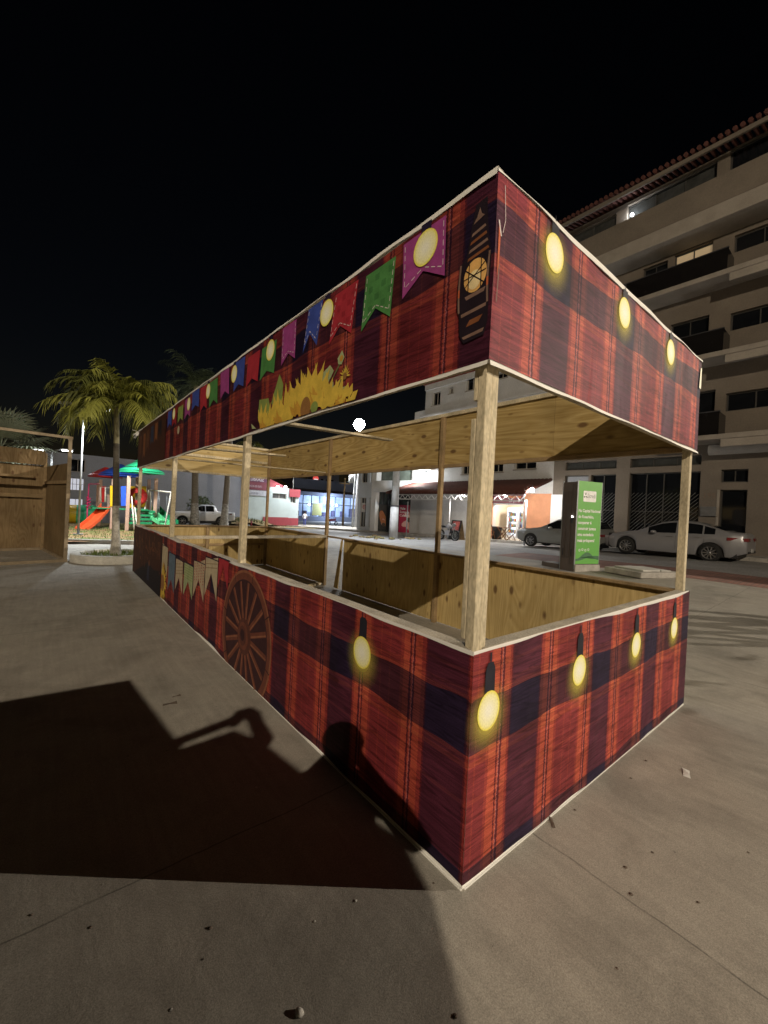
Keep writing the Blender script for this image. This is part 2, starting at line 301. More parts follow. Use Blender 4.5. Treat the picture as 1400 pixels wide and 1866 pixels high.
# ------------------------------------------------------------------ mesh builder
class MB:
    def __init__(s): s.v = []; s.f = []; s.m = []; s.uv = {}; s.sm = set()
    def poly(s, pts, m=0, uv=None, smooth=False):
        k = len(s.v); s.v += [tuple(p) for p in pts]; s.f.append(list(range(k, k+len(pts)))); s.m.append(m)
        if uv: s.uv[len(s.f)-1] = uv
        if smooth: s.sm.add(len(s.f)-1)
    def box(s, x0, x1, y0, y1, z0, z1, m=0):
        k = len(s.v)
        s.v += [(x, y, z) for z in (z0, z1) for y in (y0, y1) for x in (x0, x1)]
        for f in ((0, 2, 3, 1), (4, 5, 7, 6), (0, 1, 5, 4), (2, 6, 7, 3), (0, 4, 6, 2), (1, 3, 7, 5)):
            s.f.append([k+i for i in f]); s.m.append(m)
        return s
    def obox(s, M, sx, sy, sz, m=0):
        k = len(s.v)
        for z in (-sz/2, sz/2):
            for y in (-sy/2, sy/2):
                for x in (-sx/2, sx/2): s.v.append(tuple(M @ Vector((x, y, z))))
        for f in ((0, 2, 3, 1), (4, 5, 7, 6), (0, 1, 5, 4), (2, 6, 7, 3), (0, 4, 6, 2), (1, 3, 7, 5)):
            s.f.append([k+i for i in f]); s.m.append(m)
    def bar(s, p, q, w, h, m=0, up=(0, 0, 1)):
        p = Vector(p); q = Vector(q); d = q-p; l = d.length; d.normalize()
        u = Vector(up); a = d.cross(u)
        if a.length < 1e-4: a = d.cross(Vector((1, 0, 0)))
        a.normalize(); b = a.cross(d)
        M = Matrix((( d.x, a.x, b.x, 0), (d.y, a.y, b.y, 0), (d.z, a.z, b.z, 0), (0, 0, 0, 1))); M.translation = (p+q)/2
        s.obox(M, l, w, h, m)
    def tube(s, pts, r, n=8, m=0, cap=True):
        pts = [Vector(p) for p in pts]; rs = r if isinstance(r, (list, tuple)) else [r]*len(pts)
        k0 = len(s.v); prev = None
        for i, p in enumerate(pts):
            d = (pts[min(i+1, len(pts)-1)]-pts[max(i-1, 0)]).normalized()
            if prev is None:
                a = d.cross(Vector((0, 0, 1)))
                if a.length < .05: a = d.cross(Vector((1, 0, 0)))
            else: a = prev - d*prev.dot(d)
            a.normalize(); prev = a; b = d.cross(a)
            for j in range(n):
                t = 2*pi*j/n; s.v.append(tuple(p+rs[i]*(cos(t)*a+sin(t)*b)))
        for i in range(len(pts)-1):
            for j in range(n):
                A = k0+i*n+j; B = k0+i*n+(j+1) % n
                s.f.append([A, B, B+n, A+n]); s.m.append(m); s.sm.add(len(s.f)-1)
        if cap:
            s.f.append([k0+j for j in range(n)][::-1]); s.m.append(m)
            s.f.append([k0+(len(pts)-1)*n+j for j in range(n)]); s.m.append(m)
    def lathe(s, prof, c=(0, 0, 0), n=20, m=0, axis='z', a0=0, a1=2*pi):
        k0 = len(s.v); full = abs(a1-a0-2*pi) < 1e-6; nn = n if full else n+1
        for r, h in prof:
            for j in range(nn):
                t = a0+(a1-a0)*j/n
                p = {'z': (r*cos(t), r*sin(t), h), 'y': (r*cos(t), h, r*sin(t)), 'x': (h, r*cos(t), r*sin(t))}[axis]
                s.v.append((c[0]+p[0], c[1]+p[1], c[2]+p[2]))
        for i in range(len(prof)-1):
            for j in range(n):
                A = k0+i*nn+j; B = k0+i*nn+((j+1) % nn)
                s.f.append([A, B, B+nn, A+nn]); s.m.append(m); s.sm.add(len(s.f)-1)
    def prism(s, poly, d, m=0, axis='y', o=0.0):
        """extrude a 2-D outline; axis = extrusion axis"""
        k = len(s.v); n = len(poly)
        for w in (o, o+d):
            for a, b in poly: s.v.append({'y': (a, w, b), 'x': (w, a, b), 'z': (a, b, w)}[axis])
        s.f.append(list(range(k, k+n))); s.m.append(m); s.f.append(list(range(k+n, k+2*n))[::-1]); s.m.append(m)
        for i in range(n):
            j = (i+1) % n; s.f.append([k+i, k+j, k+n+j, k+n+i]); s.m.append(m)
    def ball(s, c, r, m=0, n=10, sz=1.0):
        prof = [(max(r*sin(pi*i/n), 1e-4), -r*sz*cos(pi*i/n)) for i in range(n+1)]
        s.lathe(prof, c, n*2, m)
    def build(s, name, mats, parent=None, bevel=0, recalc=True):
        me = bpy.data.meshes.new(name)
        org = parent_loc(parent)
        me.from_pydata([(x-org.x, y-org.y, z-org.z) for x, y, z in s.v], [], s.f)
        if not isinstance(mats, (list, tuple)): mats = [mats]
        for x in mats: me.materials.append(x)
        ul = me.uv_layers.new(name='uv') if s.uv else None
        for i, p in enumerate(me.polygons):
            p.material_index = s.m[i]; p.use_smooth = i in s.sm
            if ul and i in s.uv:
                for li, c in zip(p.loop_indices, s.uv[i]): ul.data[li].uv = c
        if recalc:
            bm = bmesh.new(); bm.from_mesh(me); bmesh.ops.recalc_face_normals(bm, faces=bm.faces); bm.to_mesh(me); bm.free()
        me.update()
        o = bpy.data.objects.new(name, me); COL.objects.link(o)
        if parent: o.parent = parent
        if bevel:
            b = o.modifiers.new('bevel', 'BEVEL'); b.width = bevel; b.segments = 2; b.limit_method = 'ANGLE'
        return o
ORG = {}
def parent_loc(p):
    o = Vector((0, 0, 0))
    while p is not None: o = o+ORG.get(p.name, Vector((0, 0, 0))); p = p.parent
    return o
def tag(o, label=None, cat=None, group=None, kind=None):
    if label: o['label'] = label
    if cat: o['category'] = cat
    if group: o['group'] = group
    if kind: o['kind'] = kind
    return o
def thing(name, label, cat, loc=(0, 0, 0), rz=0, group=None):
    """Empty at the base. Children are given in world axes when rz = 0 (locals=loc), in local axes otherwise"""
    o = bpy.data.objects.new(name, None); COL.objects.link(o); o.location = loc; o.rotation_euler = (0, 0, rz)
    o.empty_display_size = .2
    if rz == 0: ORG[o.name] = Vector(loc)
    return tag(o, label, cat, group)
def dup(root, loc, rz=None, label=None):
    r = root.copy(); COL.objects.link(r); r.location = loc
    if rz is not None: r.rotation_euler = (0, 0, rz)
    if label: r['label'] = label
    def rec(a, b):
        for ch in a.children:
            c = ch.copy(); COL.objects.link(c); c.parent = b; rec(ch, c)
    rec(root, r); return r
def text_mesh(body, size, bold=0.0):
    cu = bpy.data.curves.new('t', 'FONT'); cu.body = body; cu.size = size; cu.offset = bold; cu.resolution_u = 2
    o = bpy.data.objects.new('t', cu); COL.objects.link(o)
    dg = bpy.context.evaluated_depsgraph_get(); me = bpy.data.meshes.new_from_object(o.evaluated_get(dg))
    V = [v.co.copy() for v in me.vertices]; Fs = [list(p.vertices) for p in me.polygons]
    bpy.data.objects.remove(o); bpy.data.curves.remove(cu); bpy.data.meshes.remove(me)
    return V, Fs
def add_text(mb, body, size, fn, m=0, width=None, bold=0.0):
    """fn maps (a, b) text-plane metres to a 3-D point"""
    V, Fs = text_mesh(body, size, bold)
    if not V: return
    x0 = min(v.x for v in V); x1 = max(v.x for v in V); k = (width/(x1-x0)) if width else 1
    b = len(mb.v)
    for v in V: mb.v.append(tuple(fn((v.x-x0)*k, v.y)))
    for f in Fs: mb.f.append([b+i for i in f]); mb.m.append(m)
def point_light(name, loc, watts, col=(1, .95, .85), r=.12, parent=None, spot=None, aim=None):
    ld = bpy.data.lights.new(name, 'SPOT' if spot else 'POINT'); ld.energy = watts; ld.color = col; ld.shadow_soft_size = r
    o = bpy.data.objects.new(name, ld); COL.objects.link(o)
    if spot: ld.spot_size = spot; ld.spot_blend = .6
    if aim is not None: o.rotation_euler = (Vector(aim)-Vector(loc)).to_track_quat('-Z', 'Y').to_euler()
    o.location = Vector(loc)-parent_loc(parent)
    if parent: o.parent = parent
    return o
bulb_white = mat('lit_led', (1, 1, 1), emit=(1, .98, .92), es=60)
bulb_far = mat('lit_led_far', (1, 1, 1), emit=(.95, .98, 1), es=22)
steel = mat('galvanised_steel', (.26, .27, .27), .5, .2, 3, metal=.6)
steel_dark = mat('dark_steel', (.05, .05, .055), .5, .2, 5, metal=.3)
black = mat('black_plastic', (.02, .02, .022), .5, .2, 6)
EXTRA = []
# ------------------------------------------------------------------ ground and paving
XS = [-70, -40, -25, -15, -10, -6, -3, 0, 2, 3.6, 5.5, 7.5, 9.5, 11.3, 12.3, 13.4, 15, 16.6, 17.6, 18.5, 20, 22, 26, 30, 36, 45, 60, 90, 130]
YS = [-40, -20, -10, -5, -2, 0, 2, 4, 6, 8, 10, 12, 13.5, 15.3, 17, 19, 21, 23.5, 26, 29, 32, 36, 40, 46, 52, 60, 70, 86, 110, 160]
def sheet(name, m, cells, lift, kind='structure', label=None):
    b = MB()
    for i in range(len(XS)-1):
        for j in range(len(YS)-1):
            xc = (XS[i]+XS[i+1])/2; yc = (YS[j]+YS[j+1])/2
            if cells(xc, yc):
                b.poly([(x, y, gz(x, y)+lift) for x, y in ((XS[i], YS[j]), (XS[i+1], YS[j]), (XS[i+1], YS[j+1]), (XS[i], YS[j+1]))], smooth=False)
    return tag(b.build(name, m, recalc=False), label, kind=kind)
sheet('ground', asphalt, lambda x, y: True, 0)
sheet('plaza_paving', concrete, lambda x, y: x < 11.3 and y < 15.3, .004)
sheet('brick_paving', brick_m, lambda x, y: 11.3 < x < 13.4 and y < 8, .006)
sheet('lawn', lawn_m, lambda x, y: x < 3.6 and 15.3 < y < 29, .09)
sheet('vacant_lot', lot_m, lambda x, y: (x < 3.6 and y > 29 and y < 60) or (3.6 < x < 18.5 and 32 < y < 46), .05)
def strip_kerb(name, pts, w, h, m):
    b = MB()
    for (x0, y0), (x1, y1) in zip(pts, pts[1:]):
        n = max(1, int(max(abs(x1-x0), abs(y1-y0))/2))
        for k in range(n):
            p = [(x0+(x1-x0)*t, y0+(y1-y0)*t) for t in (k/n, (k+1)/n)]
            z0, z1 = gz(*p[0]), gz(*p[1])
            b.bar((*p[0], z0+h/2-.15), (*p[1], z1+h/2-.15), w, h+.3)
    return tag(b.build(name, m, bevel=.015), kind='structure')
strip_kerb('lawn_kerb', [(-14, 16.5), (-1, 15.75), (.8, 14.95), (3.7, 14.6), (5, 17), (5, 29)], .16, .14, kerb_m)
# pavement on the far side of the street, one raised step
b = MB()
for j in range(len(YS)-1):
    y0, y1 = YS[j], YS[j+1]
    if y0 < -20 or y1 > 86: continue
    z = [gz(18.5, y0), gz(18.5, y1)]
    b.poly([(18.5, y0, z[0]+.13), (26, y0, z[0]+.13), (26, y1, z[1]+.13), (18.5, y1, z[1]+.13)])
    b.poly([(18.5, y0, z[0]-.2), (18.5, y0, z[0]+.13), (18.5, y1, z[1]+.13), (18.5, y1, z[1]-.2)])
tag(b.build('pavement', sidewalk_m), kind='structure')
strip_kerb('pavement_kerb', [(18.42, -20), (18.42, 60)], .15, .15, kerb_m)

# ------------------------------------------------------------------ the festival stall (3.0 x 9.22 m, 3.05 m tall)
SW, SL, HB, HF0, HF1 = 3.0, 9.22, 1.018, 2.244, 3.048
stall = thing('festival_stall', 'long open plywood stall wrapped in red tartan banner with printed bunting and light bulbs', 'stall')
def wob(u, s, a): return a*(.55*sin(u*2.1+s)+.3*sin(u*5.3+2*s)+.15*sin(u*11+3*s))
class Face:
    """banner on a stall face; P(u, z, off) maps metres along and up to a point"""
    def __init__(s, long): s.long = long
    def P(s, u, z, off=0.0):
        return (-.006-off, u, z) if s.long else (u, -.006-off, z)
FL, FS = Face(True), Face(False)
def banner(name, F_, u0, u1, z0, z1, pm, s, low, arts):
    b = MB(); mats = [plaid[pm], hem]; n = int((u1-u0)/.06)
    def zb(u): return z0+.004+max(0, (.010 if low else .007)+wob(u, s, .026 if low else .013))
    def zt(u): return z1-.004-max(0, .009+wob(u, s+2, .019))
    # white selvedge behind the print
    b.poly([F_.P(u0+.004, z0, -.003), F_.P(u1, z0, -.003), F_.P(u1, z1, -.003), F_.P(u0+.004, z1, -.003)], 1)
    rows = 8
    def ripple(u, t): return .0036+.0018*sin(u*7+s)*sin(t*3.1)+.0015*sin(u*3.3+2*s+t*4)*t*(1-t)*4
    base = len(b.v)
    for i in range(n+1):
        u = u0+(u1-u0)*i/n
        for r in range(rows+1):
            t = r/rows; z = zb(u)+(zt(u)-zb(u))*t
            b.v.append(F_.P(u, z, ripple(u, t)))
    for i in range(n):
        for r in range(rows):
            A = base+i*(rows+1)+r
            b.f.append([A, A+rows+1, A+rows+2, A+1]); b.m.append(0); b.sm.add(len(b.f)-1)
            ub = [u0+(u1-u0)*(i+q)/n for q in (0, 1, 1, 0)]; tb = [(r+q)/rows for q in (0, 0, 1, 1)]
            b.uv[len(b.f)-1] = [(x, zb(x)+(zt(x)-zb(x))*t) for x, t in zip(ub, tb)]
    for a in arts: a(b, mats, F_)
    return b.build(name, mats, stall, recalc=False)
def mi(mats, m):
    if m not in mats: mats.append(m)
    return mats.index(m)
LIFT = .0085
def shape(pts, ik, off=0.0, uv=None, m=None):
    def f(b, mats, F_): b.poly([F_.P(u, z, LIFT+off) for u, z in pts], mi(mats, m or ink[ik]), uv)
    return f
def oval(u, z, ru, rz, ik=None, off=0, m=None, n=28, sl=0.0, clip=None):
    pts = [(u+ru*cos(2*pi*k/n)+sl*sin(2*pi*k/n), z+rz*sin(2*pi*k/n)) for k in range(n)]
    uv = [(cos(2*pi*k/n), sin(2*pi*k/n)) for k in range(n)]
    if clip: pts = [(a, min(max(c, clip[0]), clip[1])) for a, c in pts]
    def f(b, mats, F_):
        k = mi(mats, m or ink[ik])
        for q in range(n):
            j = (q+1) % n
            b.poly([F_.P(u, z, LIFT+off), F_.P(*pts[q], LIFT+off), F_.P(*pts[j], LIFT+off)], k, [(0, 0), uv[q], uv[j]])
    return f
def printed_bulb(u, z, zt, r=.082, cap=True, clip=None, sock=True):
    L = []
    L.append(oval(u, z-.03, r*2.05, r*2.2, m=glow, off=0, clip=clip))
    if sock:
        L.append(shape([(u-.006, z+r+.10), (u+.006, min(z+r+.10, zt-.004)), (u+.006, zt), (u-.006, zt)], 'socket', .001))
        L.append(shape([(a, min(c, zt)) for a, c in ((u-.036, z+r*.95), (u+.036, z+r*.95), (u+.034, z+r+.10), (u+.018, z+r+.13), (u-.018, z+r+.13), (u-.034, z+r+.10))], 'socket', .0016))
    L.append(oval(u, z, r*.96, r*1.06, m=bulb_p, off=.0022, clip=clip))
    return L
def strip(p, q, w, ik, off):
    du, dz = q[0]-p[0], q[1]-p[1]; l = sqrt(du*du+dz*dz) or 1; nx, nz = -dz/l*w/2, du/l*w/2
    return shape([(p[0]+nx, p[1]+nz), (q[0]+nx, q[1]+nz), (q[0]-nx, q[1]-nz), (p[0]-nx, p[1]-nz)], ik, off)
def dashes(p, q, off, ik='stitch', dl=.028, gap=.018, w=.0045):
    l = sqrt((q[0]-p[0])**2+(q[1]-p[1])**2); L = []; t = .01
    while t < l-.01:
        a = t/l; e = min(t+dl, l)/l
        L.append(strip((p[0]+(q[0]-p[0])*a, p[1]+(q[1]-p[1])*a), (p[0]+(q[0]-p[0])*e, p[1]+(q[1]-p[1])*e), w, ik, off)); t += dl+gap
    return L
def flag(ik, u0, u1, zt, zb, zn, sl=0.0, stitch=True, check=None):
    """swallow-tailed flag; sl = sideways lean of its foot"""
    um = (u0+u1)/2+sl
    L = []
    for pts in ([(u0, zt), (u0+sl*.9, zb), (um, zn), ((u0+u1)/2, zt)], [((u0+u1)/2, zt), (um, zn), (u1+sl*.9, zb), (u1, zt)]):
        L.append(shape(pts, ik, .0006))
    if check:
        for a in range(4):
            for c in range(4):
                if (a+c) % 2 == 0:
                    w = (u1-u0)/5.2; uu = u0+.02+a*w*1.15; zz = zt-.03-c*.055
                    L.append(shape([(uu, zz), (uu, zz-.036), (uu+w*.75, zz-.036), (uu+w*.75, zz)], check, .0011))
    if stitch:
        e = .014
        L += dashes((u0+e, zt-.01), (u0+sl*.9+e, zb+.05), .0015); L += dashes((u1-e, zt-.01), (u1+sl*.9-e, zb+.05), .0015)
        L += dashes((u0+sl*.9+e, zb+.05), (um, zn+.018), .0015); L += dashes((u1+sl*.9-e, zb+.05), (um, zn+.018), .0015)
    return L
def rag(pts, ik, off): return shape(pts, ik, off)
# --- short side, lower panel
arts = []
for u in (.105, .945, 1.785, 2.60): arts += printed_bulb(u, .745, 1.0)
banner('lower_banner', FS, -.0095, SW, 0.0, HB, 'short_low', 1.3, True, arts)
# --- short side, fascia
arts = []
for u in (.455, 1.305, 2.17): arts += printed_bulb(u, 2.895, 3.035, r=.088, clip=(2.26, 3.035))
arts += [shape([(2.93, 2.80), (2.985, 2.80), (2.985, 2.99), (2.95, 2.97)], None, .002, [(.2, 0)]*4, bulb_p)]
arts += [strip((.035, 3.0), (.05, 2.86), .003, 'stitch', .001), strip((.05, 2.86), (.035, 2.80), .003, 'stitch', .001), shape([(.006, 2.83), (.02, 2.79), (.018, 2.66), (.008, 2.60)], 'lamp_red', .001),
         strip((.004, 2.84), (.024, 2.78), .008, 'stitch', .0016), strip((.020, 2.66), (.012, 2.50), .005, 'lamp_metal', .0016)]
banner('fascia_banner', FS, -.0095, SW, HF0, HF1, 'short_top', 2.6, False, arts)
# --- long side, lower panel
arts = printed_bulb(.765, .785, .985, r=.085)
# cart wheel
WU, WZ, WR = 2.56, .385, .60
def ring(r0, r1, ik, off, n=56, zmin=.015, zmax=1.0, a0=0, a1=2*pi):
    L = []
    for k in range(n):
        t0 = a0+(a1-a0)*k/n; t1 = a0+(a1-a0)*(k+1)/n
        pts = [(WU+r*cos(t), WZ+r*1.0*sin(t)) for r, t in ((r0, t0), (r1, t0), (r1, t1), (r0, t1))]
        if max(p[1] for p in pts) < zmin: continue
        L.append(shape([(a, min(max(c, zmin), zmax)) for a, c in pts], ik, off))
    return L
arts += [oval(WU, WZ, WR*.93, WR*.93, 'wheel_dark', .0004, clip=(.015, 1.0), n=48)]
for k in range(16):
    t = 2*pi*k/16+.1
    p = (WU+.11*cos(t), WZ+.11*sin(t)); q = (WU+.53*cos(t), WZ+.53*sin(t))
    if q[1] < .015:
        e = (.015-p[1])/(q[1]-p[1])
        if e <= 0: continue
        q = (p[0]+(q[0]-p[0])*e, .015)
    d = .011
    arts += [strip((p[0], p[1]), (q[0], q[1]), .050, 'wheel', .0009+.00002*k), strip((p[0]-d*sin(t), p[1]+d*cos(t)), (q[0]-d*sin(t), max(q[1]+d*cos(t), .015)), .014, 'wheel_light', .0014+.00002*k)]
arts += ring(.505, .60, 'wheel', .002)+ring(.578, .602, 'wheel_light', .0025)+ring(.500, .516, 'wheel_dark', .0025)
for k in range(8):
    t = 2*pi*k/8+.25
    arts += ring(.51, .60, 'wheel_dark', .003, 1, a0=t, a1=t+.02)
arts += [oval(WU, WZ, .165, .165, 'hub', .0030), oval(WU+.02, WZ, .125, .125, 'wheel', .0035), oval(WU+.03, WZ, .085, .09, 'hub', .004), oval(WU+.035, WZ+.005, .05, .055, 'wheel_dark', .0045)]
# paper bunting
for ik, u0, u1, zt, zb, zn, ln in (('flag_cream', 5.82, 6.22, .85, .40, .60, 0), ('flag_blue', 5.33, 5.74, .79, .24, .42, 0), ('flag_beige', 4.87, 5.27, .755, .33, .52, 1), ('flag_lime', 4.36, 4.80, .76, .345, .55, 2), ('flag_beige', 3.87, 4.33, .85, .42, .65, 3), ('flag_cream', 3.40, 3.84, .95, .53, .80, 1), ('red', 3.06, 3.38, 1.0, .70, .93, 1)):
    dz = .03 if zt < .78 else .07
    um = (u0+u1)/2
    for pts in ([(u0, zt+(dz if u0 < 4 else -.0)), (u0, zb), (um, zn), (um, zt+.01)], [(um, zt+.01), (um, zn), (u1, zb-.02), (u1, zt+(0 if u0 < 4 else dz*.6))]):
        arts.append(shape([(a, min(c, 1.0)) for a, c in pts], ik, .0008))
    if ln == 1:
        k = 0
        for a in range(9):
            z = zt-.02-a*.045
            if z-.05 > zn: arts.append(strip((u0+.01, z), (u1-.01, z-.05), .010, 'flag_line' if ik != 'red' else 'flag_cream', .0013))
    if ln == 2:
        for a in range(6): arts.append(strip((u0+.01, zt-.02-a*.032), (u1-.01, zt-.02-a*.032), .007, 'leaf', .0013))
    if ln == 3:
        for a in range(5):
            for c in range(7): arts.append(oval(u0+.05+a*.09, zt-.03-c*.033+(a % 2)*.015, .014, .010, 'red', .0013, n=6))
    arts.append(strip((u0-.03, zt+.012), (u1+.03, zt+.012), .012, 'navy', .0011))
# sunflower at the seam
def petals(u, z, r0, r1, n, a0, a1, ik, off, zmin, w=.4, sq=1.0):
    L = []
    for k in range(n):
        t = a0+(a1-a0)*(k+.5)/n+random.uniform(-.08, .08); R1 = r1*random.uniform(.82, 1.1); h = w*(a1-a0)/n
        pts = [(r0, t-h*.8), (r0+(R1-r0)*.45, t-h), (R1, t+random.uniform(-.05, .05)), (r0+(R1-r0)*.45, t+h), (r0, t+h*.8)]
        L.append(shape([(u+sq*r*cos(a), max(z+r*sin(a), zmin)) for r, a in pts], ik, off+.00003*k))
    return L
for ik, r1, off in (('petal_deep', .42, .0010), ('petal', .36, .0016)):
    arts += petals(6.2, .27, .10, r1, 15, pi*.55, pi*1.5, ik, off, .012, .62)
arts += [oval(6.1, .27, .12, .13, 'petal_dark', .0024, clip=(.012, 1))]
# the darker last panel: brown farm picture
arts += [shape([(6.28, .006), (9.2, .006), (9.2, .99), (6.28, .99)], 'brown_art', .0003), shape([(6.28, .006), (9.0, .006), (8.6, .12), (7.9, .30), (7.4, .44), (6.9, .36), (6.28, .42)], 'black_art', .0006), shape([(7.5, .10), (7.42, .42), (7.30, .46), (7.28, .10)], 'art_blue', .0009)]
random.seed(11)
for k in range(90):
    u = random.choice((6.75, 7.35, 8.4))+random.gauss(0, .22); z = .70+random.gauss(0, .13); r = random.uniform(.025, .075)
    if 6.32 < u < 9.1 and .36 < z < .93:
        pts = [(u+r*random.uniform(.4, 1.2)*cos(2*pi*q/7), z+r*random.uniform(.4, 1.2)*sin(2*pi*q/7)) for q in range(7)]
        arts.append(shape(pts, random.choice(('brown_mid', 'brown_mid', 'brown_glow')), .0012+.00001*k))
for u in (7.75, 8.05, 8.85): arts.append(strip((u, .3), (u+.03, .96), .05, 'brown_mid', .0025))
arts += [strip((6.265, .0), (6.265, 1.0), .03, 'black_art', .003)]
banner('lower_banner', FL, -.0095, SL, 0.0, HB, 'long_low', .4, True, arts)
# --- long side, fascia
arts = []
for ik, u0, u1, zt, zb, zn, sl, ck in (('purple', .275, .575, 3.005, 2.715, 2.80, -.01, None), ('green', .635, .905, 2.975, 2.655, 2.75, .03, 'green_dark'), ('red', .985, 1.245, 2.99, 2.68, 2.77, .06, 'red_dark'), ('blue', 1.405, 1.61, 3.025, 2.725, 2.84, .07, None),
      ('purple', 1.80, 2.04, 3.02, 2.72, 2.79, 0, None), ('green', 2.15, 2.45, 2.97, 2.695, 2.75, .03, None), ('red', 2.50, 2.79, 2.98, 2.70, 2.76, .03, None), ('blue', 2.87, 3.15, 3.02, 2.73, 2.78, .02, None), ('purple', 3.34, 3.62, 3.03, 2.73, 2.79, -.04, None),
      ('green', 3.72, 4.03, 3.0, 2.70, 2.77, -.03, None), ('red', 4.13, 4.41, 3.01, 2.71, 2.77, -.03, None), ('blue', 4.46, 4.80, 3.03, 2.79, 2.84, 0, None), ('purple', 4.88, 5.18, 3.0, 2.73, 2.79, 0, None), ('leaf', 5.28, 5.58, 2.96, 2.73, 2.79, 0, None), ('red_dark', 5.68, 5.95, 2.98, 2.72, 2.78, 0, None), ('blue', 6.0, 6.28, 3.0, 2.74, 2.80, 0, None)):
    arts += flag(ik, u0, u1, zt, zb, zn, sl, stitch=u0 < 2, check=ck)
for u in (.405, 1.345, 2.265, 3.16, 4.06, 4.96, 5.84):
    arts += [shape([(u-.035, 2.99), (u+.035, 2.99), (u+.035, 3.035), (u-.035, 3.035)], 'navy', .0025), oval(u, 2.91, .085, .088, m=bulb_p, off=.004)]
arts += [oval(5.5, 2.62, .07, .06, 'flag_cream', .003)]
# lantern beside the corner
def lz(dz): return 2.46+dz
A = lambda pts, ik, off: arts.append(shape(pts, ik, off))
A([(.035, 2.96), (.095, 2.95), (.115, 2.86), (.125, 2.80), (.135, 2.74), (.165, 2.72), (.180, 2.64), (.180, 2.53), (.165, 2.49), (.158, 2.40), (.13, 2.355), (.02, 2.365), (.004, 2.42), (.002, 2.70), (.02, 2.80), (.03, 2.88)], 'lamp_black', .0008)
A([(.045, 2.885), (.105, 2.870), (.085, 2.895), (.072, 2.93), (.062, 2.90)], 'lamp_metal', .0014)
for q in range(4): A([(.040-.007*q, 2.845-.034*q), (.106+.006*q, 2.832-.034*q), (.112+.006*q, 2.818-.034*q), (.034-.007*q, 2.832-.034*q)], 'lamp_metal' if q % 2 == 0 else 'brown_glow', .0016)
arts += [oval(.082, 2.640, .062, .072, 'lamp_glass', .0018), oval(.084, 2.622, .036, .042, 'lamp_hot', .0024)]
for p, q in (((.028, 2.68), (.14, 2.60)), ((.03, 2.59), (.136, 2.68)), ((.022, 2.645), (.144, 2.638)), ((.05, 2.705), (.048, 2.577)), ((.115, 2.70), (.117, 2.58))): arts.append(strip(p, q, .005, 'lamp_black', .003))
for u0 in (.010, .166):
    for q in range(6): arts.append(strip((u0+.005*sin(q*.55), 2.50+.036*q), (u0+.005*sin(q*.55+.55), 2.536+.036*q), .010, 'lamp_metal' if q != 2 else 'lamp_red', .0014))
arts += [shape([(.03, 2.552), (.125, 2.545), (.135, 2.562), (.022, 2.570)], 'lamp_metal', .002), shape([(.015, 2.50), (.152, 2.490), (.150, 2.475), (.016, 2.485)], 'lamp_metal', .002), shape([(.03, 2.455), (.10, 2.45), (.12, 2.425), (.05, 2.43)], 'brown_glow', .002), shape([(.02, 2.395), (.14, 2.385), (.13, 2.372), (.026, 2.38)], 'lamp_metal', .002)]
# sunflowers along the foot of the fascia
random.seed(5)
arts += [shape([(2.05, 2.30), (2.20, 2.45), (2.06, 2.66), (1.98, 2.56), (2.0, 2.40)], 'leaf', .0010), shape([(2.48, 2.36), (2.46, 2.52), (2.26, 2.50), (2.2, 2.36)], 'leaf', .0010), shape([(1.40, 2.46), (1.36, 2.51), (1.27, 2.54), (1.22, 2.49), (1.28, 2.43), (1.36, 2.42)], 'leaf_pale', .0010), shape([(1.27, 2.40), (1.22, 2.42), (1.21, 2.36), (1.25, 2.33)], 'leaf_pale', .0010), shape([(1.12, 2.36), (1.06, 2.36), (1.04, 2.31), (1.09, 2.30)], 'leaf_pale', .001),
         strip((1.32, 2.36), (1.15, 2.52), .010, 'stem', .0009), strip((1.2, 2.33), (1.12, 2.42), .010, 'stem', .0009), shape([(1.17, 2.52), (1.18, 2.56), (1.13, 2.60), (1.10, 2.55), (1.13, 2.51)], 'leaf_pale', .0012), oval(1.135, 2.55, .02, .02, 'petal_deep', .0016)]
arts += petals(1.085, 2.43, .012, .065, 11, -.3*pi, 1.1*pi, 'petal', .0014, 2.26)+[oval(1.085, 2.425, .022, .022, 'petal_dark', .0018)]
k = 0
for u, z, r, n_, a0, a1 in ((2.38, 2.25, .22, 5, .25, .95), (2.22, 2.24, .25, 5, .15, .8), (2.05, 2.25, .27, 6, .2, .9), (1.90, 2.25, .29, 6, .15, .85), (1.74, 2.27, .32, 6, .2, .9), (1.60, 2.32, .33, 6, .15, .85), (1.45, 2.30, .31, 6, .1, .8), (1.30, 2.26, .24, 5, .1, .85), (1.16, 2.24, .20, 5, .1, .8), (1.04, 2.24, .13, 5, .05, .9)):
    k += 1
    arts += petals(u, z, .05, r, n_, a0*pi, a1*pi, 'petal', .0016+.0004*k, 2.256, .62)
    arts += petals(u-.03, z-.02, .03, r*.55, n_, (a0-.05)*pi, (a1+.05)*pi, 'petal_deep' if k % 2 else 'petal', .0018+.0004*k, 2.256, .7)
arts += [oval(1.58, 2.30, .075, .085, 'petal_dark', .0064, clip=(2.256, 3)), oval(2.2, 2.275, .06, .05, 'petal', .0066, clip=(2.256, 3)), oval(1.45, 2.29, .05, .04, 'leaf', .0064, clip=(2.256, 3)), shape([(2.56, 2.30), (2.62, 2.33), (2.6, 2.28), (2.5, 2.27)], 'leaf_pale', .0042)]
